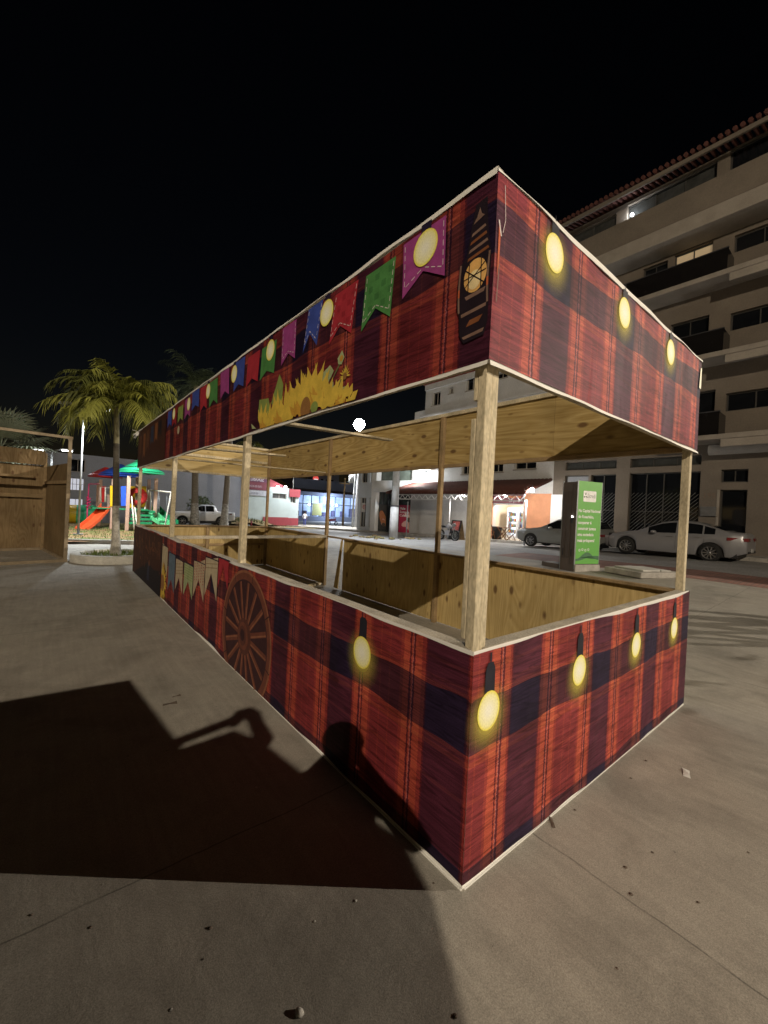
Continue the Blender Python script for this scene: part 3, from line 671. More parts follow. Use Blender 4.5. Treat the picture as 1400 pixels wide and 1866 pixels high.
# dark end panel with faded brown bunting
arts += [shape([(6.40, 2.252), (9.2, 2.252), (9.2, 3.03), (6.40, 3.03)], 'brown_art', .0004)]
for u0, u1, zt, zb, ik in ((6.75, 7.0, 2.95, 2.66, 'black_art'), (7.1, 7.35, 2.96, 2.62, 'brown_glow'), (7.45, 7.75, 2.95, 2.60, 'art_blue'), (7.9, 8.2, 2.93, 2.52, 'brown_mid'), (8.3, 8.55, 2.9, 2.40, 'brown_glow'), (8.75, 9.0, 2.9, 2.45, 'brown_mid')):
    arts += flag(ik, u0, u1, zt, zb, zb+.08, 0, stitch=False)
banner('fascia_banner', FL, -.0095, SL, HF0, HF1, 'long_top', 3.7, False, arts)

# --- boards and frame
def part(name, fn, m, parent=stall, bevel=0):
    b = MB(); fn(b); return b.build(name, m, parent, bevel)
def board(x0, x1, y0, y1, z0, z1, m, name='plywood_board'): return part(name, lambda b: b.box(x0, x1, y0, y1, z0, z1), m, bevel=.002)
seams_l = [0.0, 2.44, 4.88, 7.32, SL]
for a, c in zip(seams_l, seams_l[1:]):
    board(.0, .014, a+.0005+(.02 if a == 0 else 0), c-.0005, .012, HB-.03, plyV)          # long side, behind the banner
    board(.0, .014, a+.0005+(.02 if a == 0 else 0), c-.0005, HF0+.006, HF1-.012, plyY)
for a, c in ((.016, 1.5), (1.501, SW-.016)):
    board(a, c, .0, .014, .012, HB-.03, plyV); board(a, c, .0, .014, HF0+.006, HF1-.012, plyX)
for a, c in ((-.016, 1.60), (1.585, 3.20), (3.185, 5.50), (6.12, 7.70), (7.685, SL)):      # back, with the doorway left open
    board(SW-.014, SW, a+.016, c, .012, HB-.03, plyV)
for a, c in ((-.016, 1.33), (1.318, 3.0), (2.985, 5.2), (5.185, 7.4), (7.385, SL)):
    board(SW-.014, SW, a+.016, c, HF0+.006, HF1-.012, plyY)
for a, c in ((.016, 1.55), (1.551, SW-.016)):
    board(a, c, SL-.014, SL, .012, HB-.03, plyV); board(a, c, SL-.014, SL, HF0+.006, HF1-.012, plyX)
# leaning board at the doorway
b = MB(); b.prism([(5.60, .02), (5.745, .02), (5.55, .985), (5.50, .985)], .014, 0, 'x', SW-.05); b.build('plywood_board', plyV, stall, .002)
def rail(p, q, w, h, m=timber, name='rail'): return part(name, lambda b: b.bar(p, q, w, h), m, bevel=.004)
z = HB-.014
rail((.038, .02, z), (.038, SL, z), .075, .028, timber_grey); rail((.08, .036, z), (SW-.08, .036, z), .072, .028, timber_grey)
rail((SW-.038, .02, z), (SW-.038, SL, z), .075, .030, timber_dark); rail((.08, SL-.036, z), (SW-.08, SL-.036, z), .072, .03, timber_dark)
for x in (.030, SW-.030):
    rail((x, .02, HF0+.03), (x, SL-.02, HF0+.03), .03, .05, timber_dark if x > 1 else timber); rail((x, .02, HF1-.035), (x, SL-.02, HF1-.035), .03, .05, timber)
for y in (.030, SL-.030):
    rail((.06, y, HF0+.03), (SW-.06, y, HF0+.03), .03, .05); rail((.06, y, HF1-.035), (SW-.06, y, HF1-.035), .03, .05)
rail((.08, SL-.03, .55), (SW-.08, SL-.03, .55), .03, .06, timber_dark); rail((.08, SL-.03, HF0+.42), (SW-.08, SL-.03, HF0+.42), .03, .06)
rail((.07, 6.02, HB-.02), (SW-.07, 6.08, HB-.02), .07, .05, timber_grey)                       # rail that divides the stall
# top caps of the fascia (white hem folded over a lath)
def fold(b, F_, u0, u1, z, h, s, amp, w=.022):
    n = int((u1-u0)/.05); pr = None
    for i in range(n+1):
        u = u0+(u1-u0)*i/n; hh = h+max(-h*.75, wob(u, s, amp)+random.uniform(-1, 1)*amp*.12); o = .0105+.004*sin(u*9+s)
        c = [F_.P(u, z-hh, o), F_.P(u, z+.008+.3*wob(u*1.3, s, amp), o*.7), F_.P(u, z+.009, -w)]
        if pr: b.poly([pr[0], c[0], c[1], pr[1]], smooth=True); b.poly([pr[1], c[1], c[2], pr[2]], smooth=True)
        pr = c
part('top_fold', lambda b: fold(b, FL, -.011, SL, HF1, .012, 1.0, .014, .03), hem); part('top_fold', lambda b: fold(b, FS, -.011, SW, HF1, .016, 5.0, .016, .03), hem)
part('bottom_fold', lambda b: fold(b, FL, -.009, SL, HF0-.003, .007, 2.0, .012, .02), hem); part('bottom_fold', lambda b: fold(b, FS, -.009, SW, HF0-.004, .006, 7.0, .006, .02), hem)
part('bottom_fold', lambda b: b.bar((-.004, -.004, .005), (-.004, SL, .005), .016, .010), hem); part('bottom_fold', lambda b: b.bar((.006, -.004, .005), (SW, -.004, .005), .016, .010), hem)
def post(x0, x1, y0, y1, z1=HF1-.06, m=timber): return part('post', lambda b: b.box(x0, x1, y0, y1, .0, z1), m, bevel=.004)
post(.016, .060, .016, .062, 2.30); part('post', lambda b: b.box(.062, .105, .018, .066, .0, 3.0), timber, bevel=.004)
part('splice_board', lambda b: b.box(.016, .05, .064, .09, 1.05, 2.02), timber, bevel=.004); part('splice_board', lambda b: b.box(.018, .055, .0635, .085, 2.1, 2.42), timber, bevel=.004)
for y in (2.87, 5.92, SL-.075): post(.016, .075, y-.035, y+.035)
for y in (.02, 3.0, 6.1, SL-.085):
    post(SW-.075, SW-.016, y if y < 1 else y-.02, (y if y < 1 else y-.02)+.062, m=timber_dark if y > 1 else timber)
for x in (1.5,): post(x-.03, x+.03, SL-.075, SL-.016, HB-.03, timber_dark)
# loose laths laid across as ties
rail((.03, 2.02, 2.262), (1.78, 2.80, 2.46), .10, .022, timber, 'tie_lath'); rail((.03, 4.4, HF0+.02), (1.25, 4.62, HF0+.09), .11, .022, timber, 'tie_lath'); rail((.03, 6.2, HF0+.02), (SW-.1, 6.2, HF0+.06), .08, .022, timber, 'tie_lath')
rail((SW-.5, 5.9, .06), (SW-.2, 6.02, .06), .07, .05, timber, 'tie_lath')
# torn vinyl at the far corner
b = MB()
for k in range(9):
    a = random.uniform(-.06, .06); b.bar((-.02, SL-.02, HF1-.02), (-.05-random.random()*.08, SL+a, HF1-random.uniform(-.04, .16)), .05, .006)
b.build('torn_hem', hem, stall)

# ------------------------------------------------------------------ second, unfinished stall on the left
frame_timber = mat('dark_frame_timber', (.27, .215, .145), .85, .3, 5, bump=.2, fine=.2)  # darker timber for the frame of the left stall
def open_stall(name, label, origin, rz, w, d, h, walls=True, hs=2.35, hb=2.35):
    t = thing(name, label, 'stall', origin, rz)     # local: x to the left (-w..0), y to the back
    P = lambda nm, fn, m, bv=.004: part(nm, fn, m, t, bv)
    for x in (-w, -w/2, 0):
        P('post', lambda b, x=x: b.box(x-.07, x, 0, .05, 0, h), frame_timber); P('post', lambda b, x=x: b.box(x-.07, x, d-.05, d, 0, h-.25), timber_dark)
    P('beam', lambda b: b.box(-w-.04, .01, -.015, .05, h, h+.06), frame_timber); P('beam', lambda b: b.box(-w, 0, d-.05, d, h-.25, h-.19), frame_timber)
    P('floor_beam', lambda b: b.box(-w, 0, -.06, -.001, .0, .07), frame_timber); P('floor_beam', lambda b: b.box(-w, 0, d+.001, d+.05, .0, .07), frame_timber)
    n = max(2, int(w/1.1))
    for k in range(n):
        P('plywood_board', lambda b, k=k: b.box(-w+w*k/n+.004, -w+w*(k+1)/n-.004, d+.052, d+.066, .02, hb), ply_shaded, .002)
    P('rail', lambda b: b.box(-w, 0, d-.06, d-.051, hb*.62, hb*.62+.10), timber_dark)
    P('fascia_board', lambda b: b.box(-w, -.05, d-.08, d-.066, hb+.02, hb+.42), ply_shaded, .002)
    P('plywood_board', lambda b: b.box(.001, .014, .05, d, .02, hs), ply_shaded, .002); P('plywood_board', lambda b: b.box(-w-.014, -w-.072, .05, d, .02, hs), ply_shaded, .002)
    P('rail', lambda b: b.box(-.05, 0, .06, d-.06, hs-.5, hs-.42), timber_dark); P('rail', lambda b: b.box(-w, -.3, d-.1, d-.085, hb-.35, hb-.29), timber_dark)
    P('floor_beam', lambda b: b.box(-.05, 0, .0, d, .0, .06), frame_timber)
    return t
open_stall('unfinished_stall', 'bare plywood stall without banners, its open timber front facing the plaza', (-1.10, 11.1, .0), radians(10), 6.0, 2.75, 2.90)

# ------------------------------------------------------------------ street lamps (several of them light the plaza)
def lamp_post(name, label, base, h, heads, watts, col, r0=.06, armz=0.0, group=None, dark=False, r=.14, double=True, spot=None, size=.16, on=None):
    t = thing(name, label, 'street lamp', base, 0, group)
    part('pole', lambda b: b.tube([(base[0], base[1], base[2]), (base[0], base[1], base[2]+h)], [r0, r0*.62], 10), steel, t)
    part('base_plate', lambda b: b.box(base[0]-.15, base[0]+.15, base[1]-.15, base[1]+.15, base[2], base[2]+.03), steel, t)
    for k, (dx, dy, dz) in enumerate(heads):
        top = (base[0], base[1], base[2]+h-.04); q = (base[0]+dx, base[1]+dy, base[2]+h+dz)
        part('arm', lambda b: b.tube([top, ((top[0]+q[0])/2, (top[1]+q[1])/2, (top[2]*.4+q[2]*.6)), q], .028, 8), steel, t)
        l = sqrt(dx*dx+dy*dy) or 1
        hd = part('lamp_head', lambda b: b.bar((q[0], q[1], q[2]+.02), (q[0]+dx/l*.55, q[1]+dy/l*.55, q[2]+.03), .24, .09), steel, t, .02)
        c = (q[0]+dx/l*.3, q[1]+dy/l*.3, q[2]-.045)
        lit = on is None or k in on
        part('lens', lambda b: b.obox(Matrix.Translation(c), size*2, size*1.3, .03), bulb_far if lit else black, hd)
        if lit and watts: point_light('lamp_light', (c[0], c[1], c[2]-.06), watts, col, r, t, spot=spot, aim=(c[0], c[1], -9) if spot else None)
    return t
GA = at(634, 1340, -25)      # the tall lamp behind the viewer, opposite the viewer's own shadow
lamp_post('plaza_lamp', 'tall plaza lamp behind the viewer that lights the long banner side', (GA.x-.4, GA.y-.5, 0), GA.z+.1, [(.25, .3, 0)], 34000, (1, .84, .63), .09, r=.09)
lamp_post('plaza_lamp', 'tall street lamp beyond the beige block that lights the short banner side', (30.5, -24.3, gz(30.5, -24.3)), 12.6, [(-.9, .7, .1)], 37000, (1, .87, .70), .1, r=.05)
# ------------------------------------------------------------------ buildings
plaster_beige = mat('beige_plaster', (.155, .13, .105), .85, .16, .8, bump=.05, fine=.08)
plaster_slab = mat('pale_slab_paint', (.28, .25, .215), .85, .16, 1.5, fine=.08)
plaster_white = mat('white_plaster', (.50, .49, .48), .85, .14, .7, fine=.07)
plaster_grey = mat('grey_plaster', (.24, .25, .28), .85, .12, .5, fine=.08)
plaster_bright = mat('bright_white_plaster', (.72, .72, .72), .8, .1, 1, fine=.05)
orange_wall = mat('orange_wall_paint', (.52, .24, .13), .8, .12, 2)
glass_dark = mat('dark_window_glass', (.008, .009, .011), .06, .3, 3, spec=.6)
glass_dim = mat('dim_window_glass', (.05, .052, .05), .12, .3, 3, spec=.6)
curtain_lit = mat('lit_curtain', (.4, .32, .2), .8, .15, 4, emit=(1, .72, .42), es=.2)
frame_m = mat('window_frame_paint', (.40, .37, .33), .6, .1, 5)
railing_dark = mat('dark_railing_glass', (.010, .009, .009), .22, .3, 4)
roof_tile = mat('clay_roof_tile', (.16, .045, .03), .8, .35, 9, bump=.3)
roof_dark = mat('dark_roof', (.06, .05, .05), .8, .3, 3)
red_paint = mat('red_paint', (.22, .03, .04), .6, .15, 3)
lit_room = mat('lit_interior', (.6, .6, .6), .8, .3, 2.2, emit=(.75, .86, 1), es=1.0)

def walled(parent, x0, y0, y1, z0, z1, holes, m, depth=.22, thick=None, axis='x'):
    """wall at x = x0 facing -x with real openings (axis 'y': wall at y = x0 facing -y)"""
    b = MB(); Q = (lambda a, z, o: (x0+o, a, z)) if axis == 'x' else (lambda a, z, o: (a, x0+o, z))
    A = sorted({y0, y1, *[h[i] for h in holes for i in (0, 1)]}); Z = sorted({z0, z1, *[h[i] for h in holes for i in (2, 3)]})
    A = [a for a in A if y0 <= a <= y1]; Z = [z for z in Z if z0 <= z <= z1]
    for a, c in zip(A, A[1:]):
        for p, q in zip(Z, Z[1:]):
            am, zm = (a+c)/2, (p+q)/2
            if any(h[0] < am < h[1] and h[2] < zm < h[3] for h in holes): continue
            b.poly([Q(a, p, 0), Q(c, p, 0), Q(c, q, 0), Q(a, q, 0)])
    for h in holes:
        c = [(h[0], h[2]), (h[1], h[2]), (h[1], h[3]), (h[0], h[3])]
        for (a1, z1_), (a2, z2_) in zip(c, c[1:]+c[:1]): b.poly([Q(a1, z1_, 0), Q(a2, z2_, 0), Q(a2, z2_, depth+.1), Q(a1, z1_, depth+.1)])
    return b.build('wall', m, parent)
def window(parent, x0, h, glass, depth=.2, bars=(1, 0), axis='x', name='window', fm=None, sill=False):
    a0, a1, z0, z1 = h; e = .05
    Q = (lambda b, p, q, r, s, o0, o1, m: b.box(x0+o0, x0+o1, p, q, r, s, m)) if axis == 'x' else (lambda b, p, q, r, s, o0, o1, m: b.box(p, q, x0+o0, x0+o1, r, s, m))
    b = MB()
    for p, q, r, s in ((a0, a1, z0, z0+e), (a0, a1, z1-e, z1), (a0, a0+e, z0+e, z1-e), (a1-e, a1, z0+e, z1-e)): Q(b, p, q, r, s, depth-.05, depth, 0)
    nv, nh = bars
    for k in range(nv): c = a0+(a1-a0)*(k+1)/(nv+1); Q(b, c-.02, c+.02, z0+e, z1-e, depth-.04, depth-.005, 0)
    for k in range(nh): c = z0+(z1-z0)*(k+1)/(nh+1); Q(b, a0+e, a1-e, c-.018, c+.018, depth-.035, depth-.006, 0)
    w = b.build(name, fm or frame_m, parent)
    g = MB(); Q(g, a0+.002, a1-.002, z0+.002, z1-.002, depth, depth+.03, 0); g.build('pane', glass, w)
    if sill:
        s_ = MB(); Q(s_, a0-.06, a1+.06, z0-.07, z0-.002, -.07, .05, 0); s_.build('sill', plaster_slab, w)
    return w
XB = 20.0
def rect(px0, py0, px1, py1, x0=XB):
    """facade rectangle from two opposite corners; returns y0,y1,z0,z1"""
    a = fx(px0, py0, x0); c = fx(px1, py1, x0)
    return (min(a[0], c[0]), max(a[0], c[0]), min(a[1], c[1]), max(a[1], c[1]))
apt = thing('apartment_building', 'tall dark beige apartment block with balconies and a clay tile eave', 'building', (XB, 3, .3))
ye = fx(1010, 850, XB)[0]                    # its left end
G0 = .2
F1, F2, F3, F4, TOPZ = 5.25, 8.55, 11.75, 14.55, 17.3
holes = []; wins = []
def W_(y0, y1, z0, z1, glass=None, bars=(1, 0), name='window', **k): holes.append((y0, y1, z0, z1)); wins.append(((y0, y1, z0, z1), glass or glass_dark, bars, name, k))
yL = [fx(1031, 850, XB)[0], fx(1124, 850, XB)[0], fx(1149, 842, XB)[0], fx(1279, 835, XB)[0]]
zt0, zt1 = 4.2, 4.62
W_(yL[1], yL[0], zt0, zt1, glass_dim, (2, 0)); W_(yL[3], yL[2], zt0, zt1, glass_dim, (2, 0))
zg = 3.92
W_(yL[1], fx(1075, 900, XB)[0], G0+.15, zg, glass_dark, (1, 1), 'gate'); W_(fx(1072, 900, XB)[0]+.02, yL[0], G0+.15, zg, mat('shutter_paint', (.22, .23, .25), .6, .1, 3), (0, 0), 'gate')
W_(yL[3], yL[2], G0+.15, zg, glass_dark, (3, 1), 'gate')
yd = fx(1313, 890, XB)[0], fx(1363, 890, XB)[0]
W_(yd[1], yd[0], G0+.2, 3.12, glass_dark, (0, 0), 'door'); W_(yd[1], yd[0], 3.42, 3.95, glass_dark)
for fl, z in enumerate((F1, F2, F3)):
    W_(-.4, 3.25, z+1.1 + .02*fl, z+1.85, glass_dark, (3, 0)); W_(-6.5, -2.4, z+1.1, z+1.85, glass_dark, (3, 0))
W_(3.95, 5.35, F3+.05, F3+2.0, curtain_lit, (1, 0)); W_(5.6, 6.6, F3+.05, F3+1.9, glass_dark)
W_(3.95, 5.35, F2+.05, F2+2.05, glass_dark); W_(3.6, 5.35, F1+.05, F1+2.1, glass_dark)
W_(-1.5, 2.38+1.15, F4+1.8, F4+2.78, glass_dark, (2, 0)); W_(3.95, 7.45, F4+1.6, F4+2.6, glass_dim, (2, 0)); W_(7.95, 10.3, F4+1.55, F4+2.5, glass_dim, (1, 0))
walled(apt, XB, -9, ye, -.6, TOPZ, holes, plaster_beige)
frame_dark = mat('dark_window_frame', (.05, .047, .043), .5, .1, 5)
for h, g, br, nm, k in wins: window(apt, XB, h, g, bars=br, name=nm, fm=frame_dark, **k)
part('side_wall', lambda b: (b.box(XB+.33, XB+12, ye-.25, ye-.001, -.6, TOPZ), b.box(XB+.33, XB+12, -9, -8.75, -.6, TOPZ), b.box(XB+.4, XB+12, -8.7, ye-.3, TOPZ-.3, TOPZ-.05)), plaster_beige, apt)
for z in (F1, F2, F3): part('floor_slab', lambda b, z=z: b.box(XB+.35, XB+11.9, -8.7, ye-.3, z-.25, z-.05), plaster_beige, apt)
# projecting slabs, parapets and balconies
for z, y0 in ((F3, 7.6), (F2, 6.2), (F1, 4.7)):
    s_ = part('balcony', lambda b: (b.box(XB-1.25, XB-.002, -9, 3.2, z-.22, z-.02), b.box(XB-1.24, XB-.002, 3.2, y0, z-.22, z-.02)), plaster_slab, apt, .015)
    part('railing', lambda b: (b.box(XB-1.02, XB-.97, 3.22, y0-.02, z+.0, z+.92), b.box(XB-.97, XB-.01, 3.22, 3.27, z, z+.92), b.box(XB-.97, XB-.01, y0-.07, y0-.02, z, z+.92)), railing_dark, s_)
    part('handrail', lambda b: b.box(XB-1.04, XB-.95, 3.2, y0, z+.922, z+.96), steel_dark, s_)
    part('drop_ledge', lambda b: b.box(XB-1.2, XB-1.1, -9, 3.1, z-.52, z-.221), plaster_slab, s_)
# upper storey stands on a deep ledge
part('ledge', lambda b: b.box(XB-1.3, XB-.002, -9, ye, F4-.75, F4-.12), plaster_slab, apt, .02)
part('parapet', lambda b: b.box(XB-1.3, XB-1.15, -9, ye, F4-.118, F4+1.0), plaster_beige, apt)
canopy = part('canopy', lambda b: b.tube([(XB-.45, fx(1291, 815, 19.4)[0], 4.72), (XB-.45, -9, 4.72)], .21, 14), plaster_slab, apt); canopy.scale = (1, 1, 1)
def eave(b):
    for k in range(90):
        y = -9+.23*k
        if y > ye+.5: break
        b.tube([(XB-1.15, y, TOPZ-.02), (XB+5, y, TOPZ+1.55)], .085, 6)
part('roof', eave, mat('dark_roof_tile', (.075, .026, .02), .8, .35, 9, bump=.3), apt)  # darker colour than the other clay tiles
part('eave_board', lambda b: b.box(XB-1.0, XB-.9, -9, ye+.4, TOPZ-.28, TOPZ-.1), plaster_beige, apt)
# ironwork of the gates: diagonal bars
def lattice(b, y0, y1, z0, z1, x):
    n = int((y1-y0+z1-z0)/.17)
    for k in range(1, n):
        s = k*.17
        p = (y0, z0+s) if s < z1-z0 else (y0+s-(z1-z0), z1); q = (y0+s, z0) if s < y1-y0 else (y1, z0+s-(y1-y0))
        b.bar((x, *p), (x, *q), .016, .016)
iron = mat('painted_gate_iron', (.13, .125, .12), .5, .15, 5, metal=.3)
part('gate_lattice', lambda b: lattice(b, yL[1]+.05, fx(1075, 900, XB)[0]-.05, .4, 3.0, XB+.1), iron, apt)
part('gate_lattice', lambda b: lattice(b, yL[3]+.05, yL[2]-.05, .4, 3.0, XB+.1), iron, apt)
part('door_jamb', lambda b: b.box(XB-.03, XB-.001, yd[0]+.002, yd[0]+.09, G0+.2, 3.12), plaster_slab, apt)
m_ = fx(1292, 932, XB); part('meter_box', lambda b: b.box(XB-.12, XB-.001, m_[0]-.26, m_[0]+.26, m_[1]-.2, m_[1]+.2), mat('meter_box_grey', (.12, .12, .12), .5), apt, .01)
m_ = fx(1284, 903, XB)
b = MB(); add_text(b, '195', .30, lambda a, c: (XB-.004, m_[0]-a, m_[1]-.1+c)); b.build('house_number', mat('number_brown', (.16, .11, .08)), apt)
ac = thing('air_conditioner', 'small white air conditioner unit on the ledge of the beige apartment block', 'air conditioner', (XB-.4, 7.2, F3+.2))
part('casing', lambda b: b.box(XB-.75, XB-.4, 6.85, 7.6, F3+.0, F3+.55), mat('ac_white', (.3, .3, .3), .5), ac, .02)
part('fan_grille', lambda b: b.lathe([(.02, XB-.765), (.2, XB-.765), (.2, XB-.752)], (0, 7.25, F3+.28), 18, 0, 'x'), steel_dark, ac)
ll = thing('wall_lamp', 'small bright white lamp in the top floor window of the beige block', 'lamp', (XB+.1, *fx(1152, 391, XB)))
q = fx(1152, 391, XB+.05); part('bulb', lambda b: b.ball((XB+.06, q[0], q[1]), .075), bulb_far, ll); point_light('lamp_light', (XB-.1, q[0], q[1]), 22, (.9, .95, 1), .05, ll)

# white neighbour with small windows
mid = thing('white_building', 'pale three storey building with small square windows above the lit shop', 'building', (XB, 15, 0))
y1m = fx(776, 720, XB)[0]; zt = 11.0
holes = []; wins = []
for q, g in (((787, 740, 803, 712), glass_dark), ((818, 718, 826, 705), glass_dark), ((849, 713, 871, 684), glass_dark), ((903, 692, 925, 675), glass_dark)):
    h = rect(*q); W_(h[0], h[1], h[2], h[3], g, (1, 0))
for q in ((841, 863, 857, 852), (894, 859, 917, 851), (937, 854, 977, 848)):
    h = rect(*q); W_(h[0], h[1], h[2]-.05, h[3]+.25, glass_dark, (1, 0))
ds = rect(896, 980, 953, 922); door_h = (ds[0], ds[1], .12, ds[3]+.05)
W_(*door_h, None, (0, 0), 'shopfront')
walled(mid, XB+.02, ye+.004, y1m, -.6, zt, holes, plaster_white)
for h, g, br, nm, k in wins[:-1]: window(mid, XB+.02, h, g, bars=br, sill=True)
part('side_wall', lambda b: (b.box(XB+.36, XB+10, y1m-.25, y1m-.001, -.6, zt), b.box(XB+.36, XB+10, ye+.01, y1m-.26, zt-.3, zt-.05)), plaster_white, mid)
part('cornice', lambda b: (b.box(XB-.1, XB+.018, ye+.01, y1m, zt-.35, zt+.05), b.box(XB-.06, XB+.018, ye+.01, y1m+.6, 8.72, 8.86)), plaster_white, mid)
part('wing', lambda b: b.box(XB+.2, XB+6, y1m+.001, y1m+1.3, -.6, 9.3), plaster_white, mid)
part('roof', lambda b: b.box(XB-.2, XB+10.3, ye+.3, y1m+.1, zt+.051, zt+.3), roof_tile, mid)
# shop room with counter shelves and fridges
ys0, ys1 = door_h[0], door_h[1]
shop_in = mat('shop_interior_wall', (.55, .48, .38), .8, .1, 2)
part('shop_room', lambda b: (b.poly([(XB+3, ys0-.6, 0), (XB+3, ys1+.8, 0), (XB+3, ys1+.8, 3), (XB+3, ys0-.6, 3)]), b.poly([(XB+.4, ys0-.6, 3), (XB+3, ys0-.6, 3), (XB+3, ys1+.8, 3), (XB+.4, ys1+.8, 3)]), b.poly([(XB+.4, ys1+.8, 0), (XB+3, ys1+.8, 0), (XB+3, ys1+.8, 3), (XB+.4, ys1+.8, 3)]), b.poly([(XB+.4, ys0-.6, 0), (XB+3, ys0-.6, 0), (XB+3, ys0-.6, 3), (XB+.4, ys0-.6, 3)]), b.poly([(XB+.35, ys0-.6, .14), (XB+3, ys0-.6, .14), (XB+3, ys1+.8, .14), (XB+.35, ys1+.8, .14)])), shop_in, mid)
point_light('room_light', (XB+1.2, (ys0+ys1)/2, 2.7), 420, (1, .9, .78), .2, mid)
fr_light = mat('fridge_lit_interior', (.8, .85, .9), .5, .35, 9, emit=(.85, .93, 1), es=1.6)
cols = [mat('packet_'+n_, c, .5, .1, 5) for n_, c in (('red', (.5, .06, .05)), ('blue', (.06, .12, .4)), ('green', (.1, .35, .1)), ('yellow', (.6, .45, .06)), ('brown', (.15, .07, .04)))]
for k, (yc, w) in enumerate(((ys0+.95, .75), (ys0+1.75, .75))):
    f_ = thing('drinks_fridge', ('lit glass front drinks fridge right inside the shop doorway', 'lit drinks fridge in the shop left of the other fridge')[k], 'fridge', (XB+1.9, yc, .14))
    part('cabinet', lambda b: (b.box(XB+1.6, XB+2.2, yc-w/2, yc-w/2+.05, .15, 2.15), b.box(XB+1.6, XB+2.2, yc+w/2-.05, yc+w/2, .15, 2.15), b.box(XB+1.6, XB+2.2, yc-w/2+.051, yc+w/2-.051, 1.9, 2.15), b.box(XB+1.6, XB+2.2, yc-w/2+.051, yc+w/2-.051, .15, .35)), mat('fridge_white%d' % k, (.7, .7, .72), .4), f_)
    part('backlight', lambda b: b.box(XB+2.1, XB+2.15, yc-w/2+.06, yc+w/2-.06, .36, 1.89), fr_light, f_)
    for r in range(4):
        sh = part('shelf', lambda b: b.box(XB+1.65, XB+2.09, yc-w/2+.055, yc+w/2-.055, .52+r*.36, .535+r*.36), steel, f_)
        def bottles(b):
            for a in range(7): b.lathe([(.001, .536+r*.36), (.035, .54+r*.36), (.035, .70+r*.36), (.014, .76+r*.36), (.012, .80+r*.36)], (XB+1.75, yc-w/2+.12+a*.085, 0), 8, (a*3+r) % 5)
        part('bottle_row', bottles, cols, f_)
part('doorway_pier', lambda b: b.box(XB-.06, XB+.01, ys1+.002, ys1+.2, .1, 2.6), orange_wall, mid)
# orange painted shop wall and sign
yo0, yo1 = fx(1003, 950, XB)[0], ys0
part('painted_wall', lambda b: b.box(XB-.03, XB+.012, yo0, yo1-.12, .1, 2.95), orange_wall, mid)
part('painted_wall', lambda b: b.box(XB-.035, XB+.012, yo0-1.2, yo0-.004, .1, 2.9), plaster_bright, mid)
sgn = thing('shop_sign', 'dark red sign with two lines of lettering over the lit shop door', 'sign', (XB-.1, ys0, 2.4))
sy0, sy1 = ys0-.05, ys1+.3
part('panel', lambda b: b.box(XB-.1, XB-.04, sy0, sy1, door_h[3]+.08, door_h[3]+.66), mat('sign_dark_red', (.12, .02, .03), .5), sgn, .01)
b = MB(); zz = door_h[3]
add_text(b, 'Hamburgueria', .2, lambda a, c: (XB-.104, sy0+1.25-a, zz+.42+c), 0, 1.1); add_text(b, 'do geral', .2, lambda a, c: (XB-.104, sy0+.95-a, zz+.17+c), 1, .75)
b.build('lettering', [mat('sign_orange', (.8, .3, .05), .5), mat('sign_white', (.8, .8, .8), .5)], sgn)
b = MB(); b.prism([(sy1-.35, zz+.2), (sy1-.25, zz+.12), (sy1-.15, zz+.2), (sy1-.18, zz+.45), (sy1-.25, zz+.6), (sy1-.32, zz+.45)], .004, 0, 'x', XB-.105); b.build('emblem', mat('sign_flame', (.7, .35, .05), .5), sgn)
# awning on a lattice girder
aw = thing('shop_awning', 'long clay tiled awning on a white lattice girder in front of the shops', 'awning', (17.6, 15, .2))
ya0, ya1 = fx(959, 903, 17.6)[0], fx(716, 905, 17.6)[0]; za = 2.78
mat('awning_tile', (.10, .034, .024), .85, .35, 9)
def tiles(b):
    y = ya0
    while y < ya1+.5: b.tube([(17.3, y, za+.06), (XB-.02, y, za+.95)], .1, 6); y += .23
part('tile_roof', tiles, roof_dark if False else MATS['awning_tile'], aw)
part('sheathing', lambda b: b.poly([(17.3, ya0, za-.02), (XB-.02, ya0, za+.87), (XB-.02, ya1+.5, za+.87), (17.3, ya1+.5, za-.02)]), roof_dark, aw)
def girder(b):
    b.bar((17.5, ya0, za-.06), (17.5, ya1, za-.06), .05, .05); b.bar((17.5, ya0, za-.36), (17.5, ya1, za-.36), .05, .05)
    y = ya0; k = 0
    while y < ya1-.2: b.bar((17.5, y, za-.36 if k % 2 else za-.06), (17.5, y+.28, za-.06 if k % 2 else za-.36), .03, .03); y += .28; k += 1
part('girder', girder, mat('girder_white', (.7, .7, .7), .5), aw)
for py in (820+0, 717, 959):
    yy = fx(py, 960, 17.6)[0]; part('column', lambda b: b.tube([(17.5, yy, gz(17.5, yy)), (17.5, yy, za-.3)], .05, 10), mat('column_white%d' % py, (.6, .6, .62), .5), aw)
for k, (px, py, wt) in enumerate(((846, 903, 150), (921, 903, 110), (969, 893, 240))):
    y_, z_ = fx(px, py, 17.7)
    f_ = thing('flood_lamp', ('white flood lamp under the awning near the post of the stall', 'white flood lamp hanging over the shop door', 'brightest flood lamp, at the end of the shop awning by the orange wall')[k], 'flood lamp', (17.75, y_, z_), 0, 'flood lamps under the awning')
    part('lens', lambda b: b.ball((17.75, y_, z_), (.07, .06, .11)[k]), bulb_white, f_)
    part('bracket', lambda b: b.bar((17.78, y_, z_+.05), (17.78, y_, z_+.25), .04, .03), steel_dark, f_)
    point_light('lamp_light', (17.62, y_, z_-.14), wt, (1, .97, .92), .1, f_)
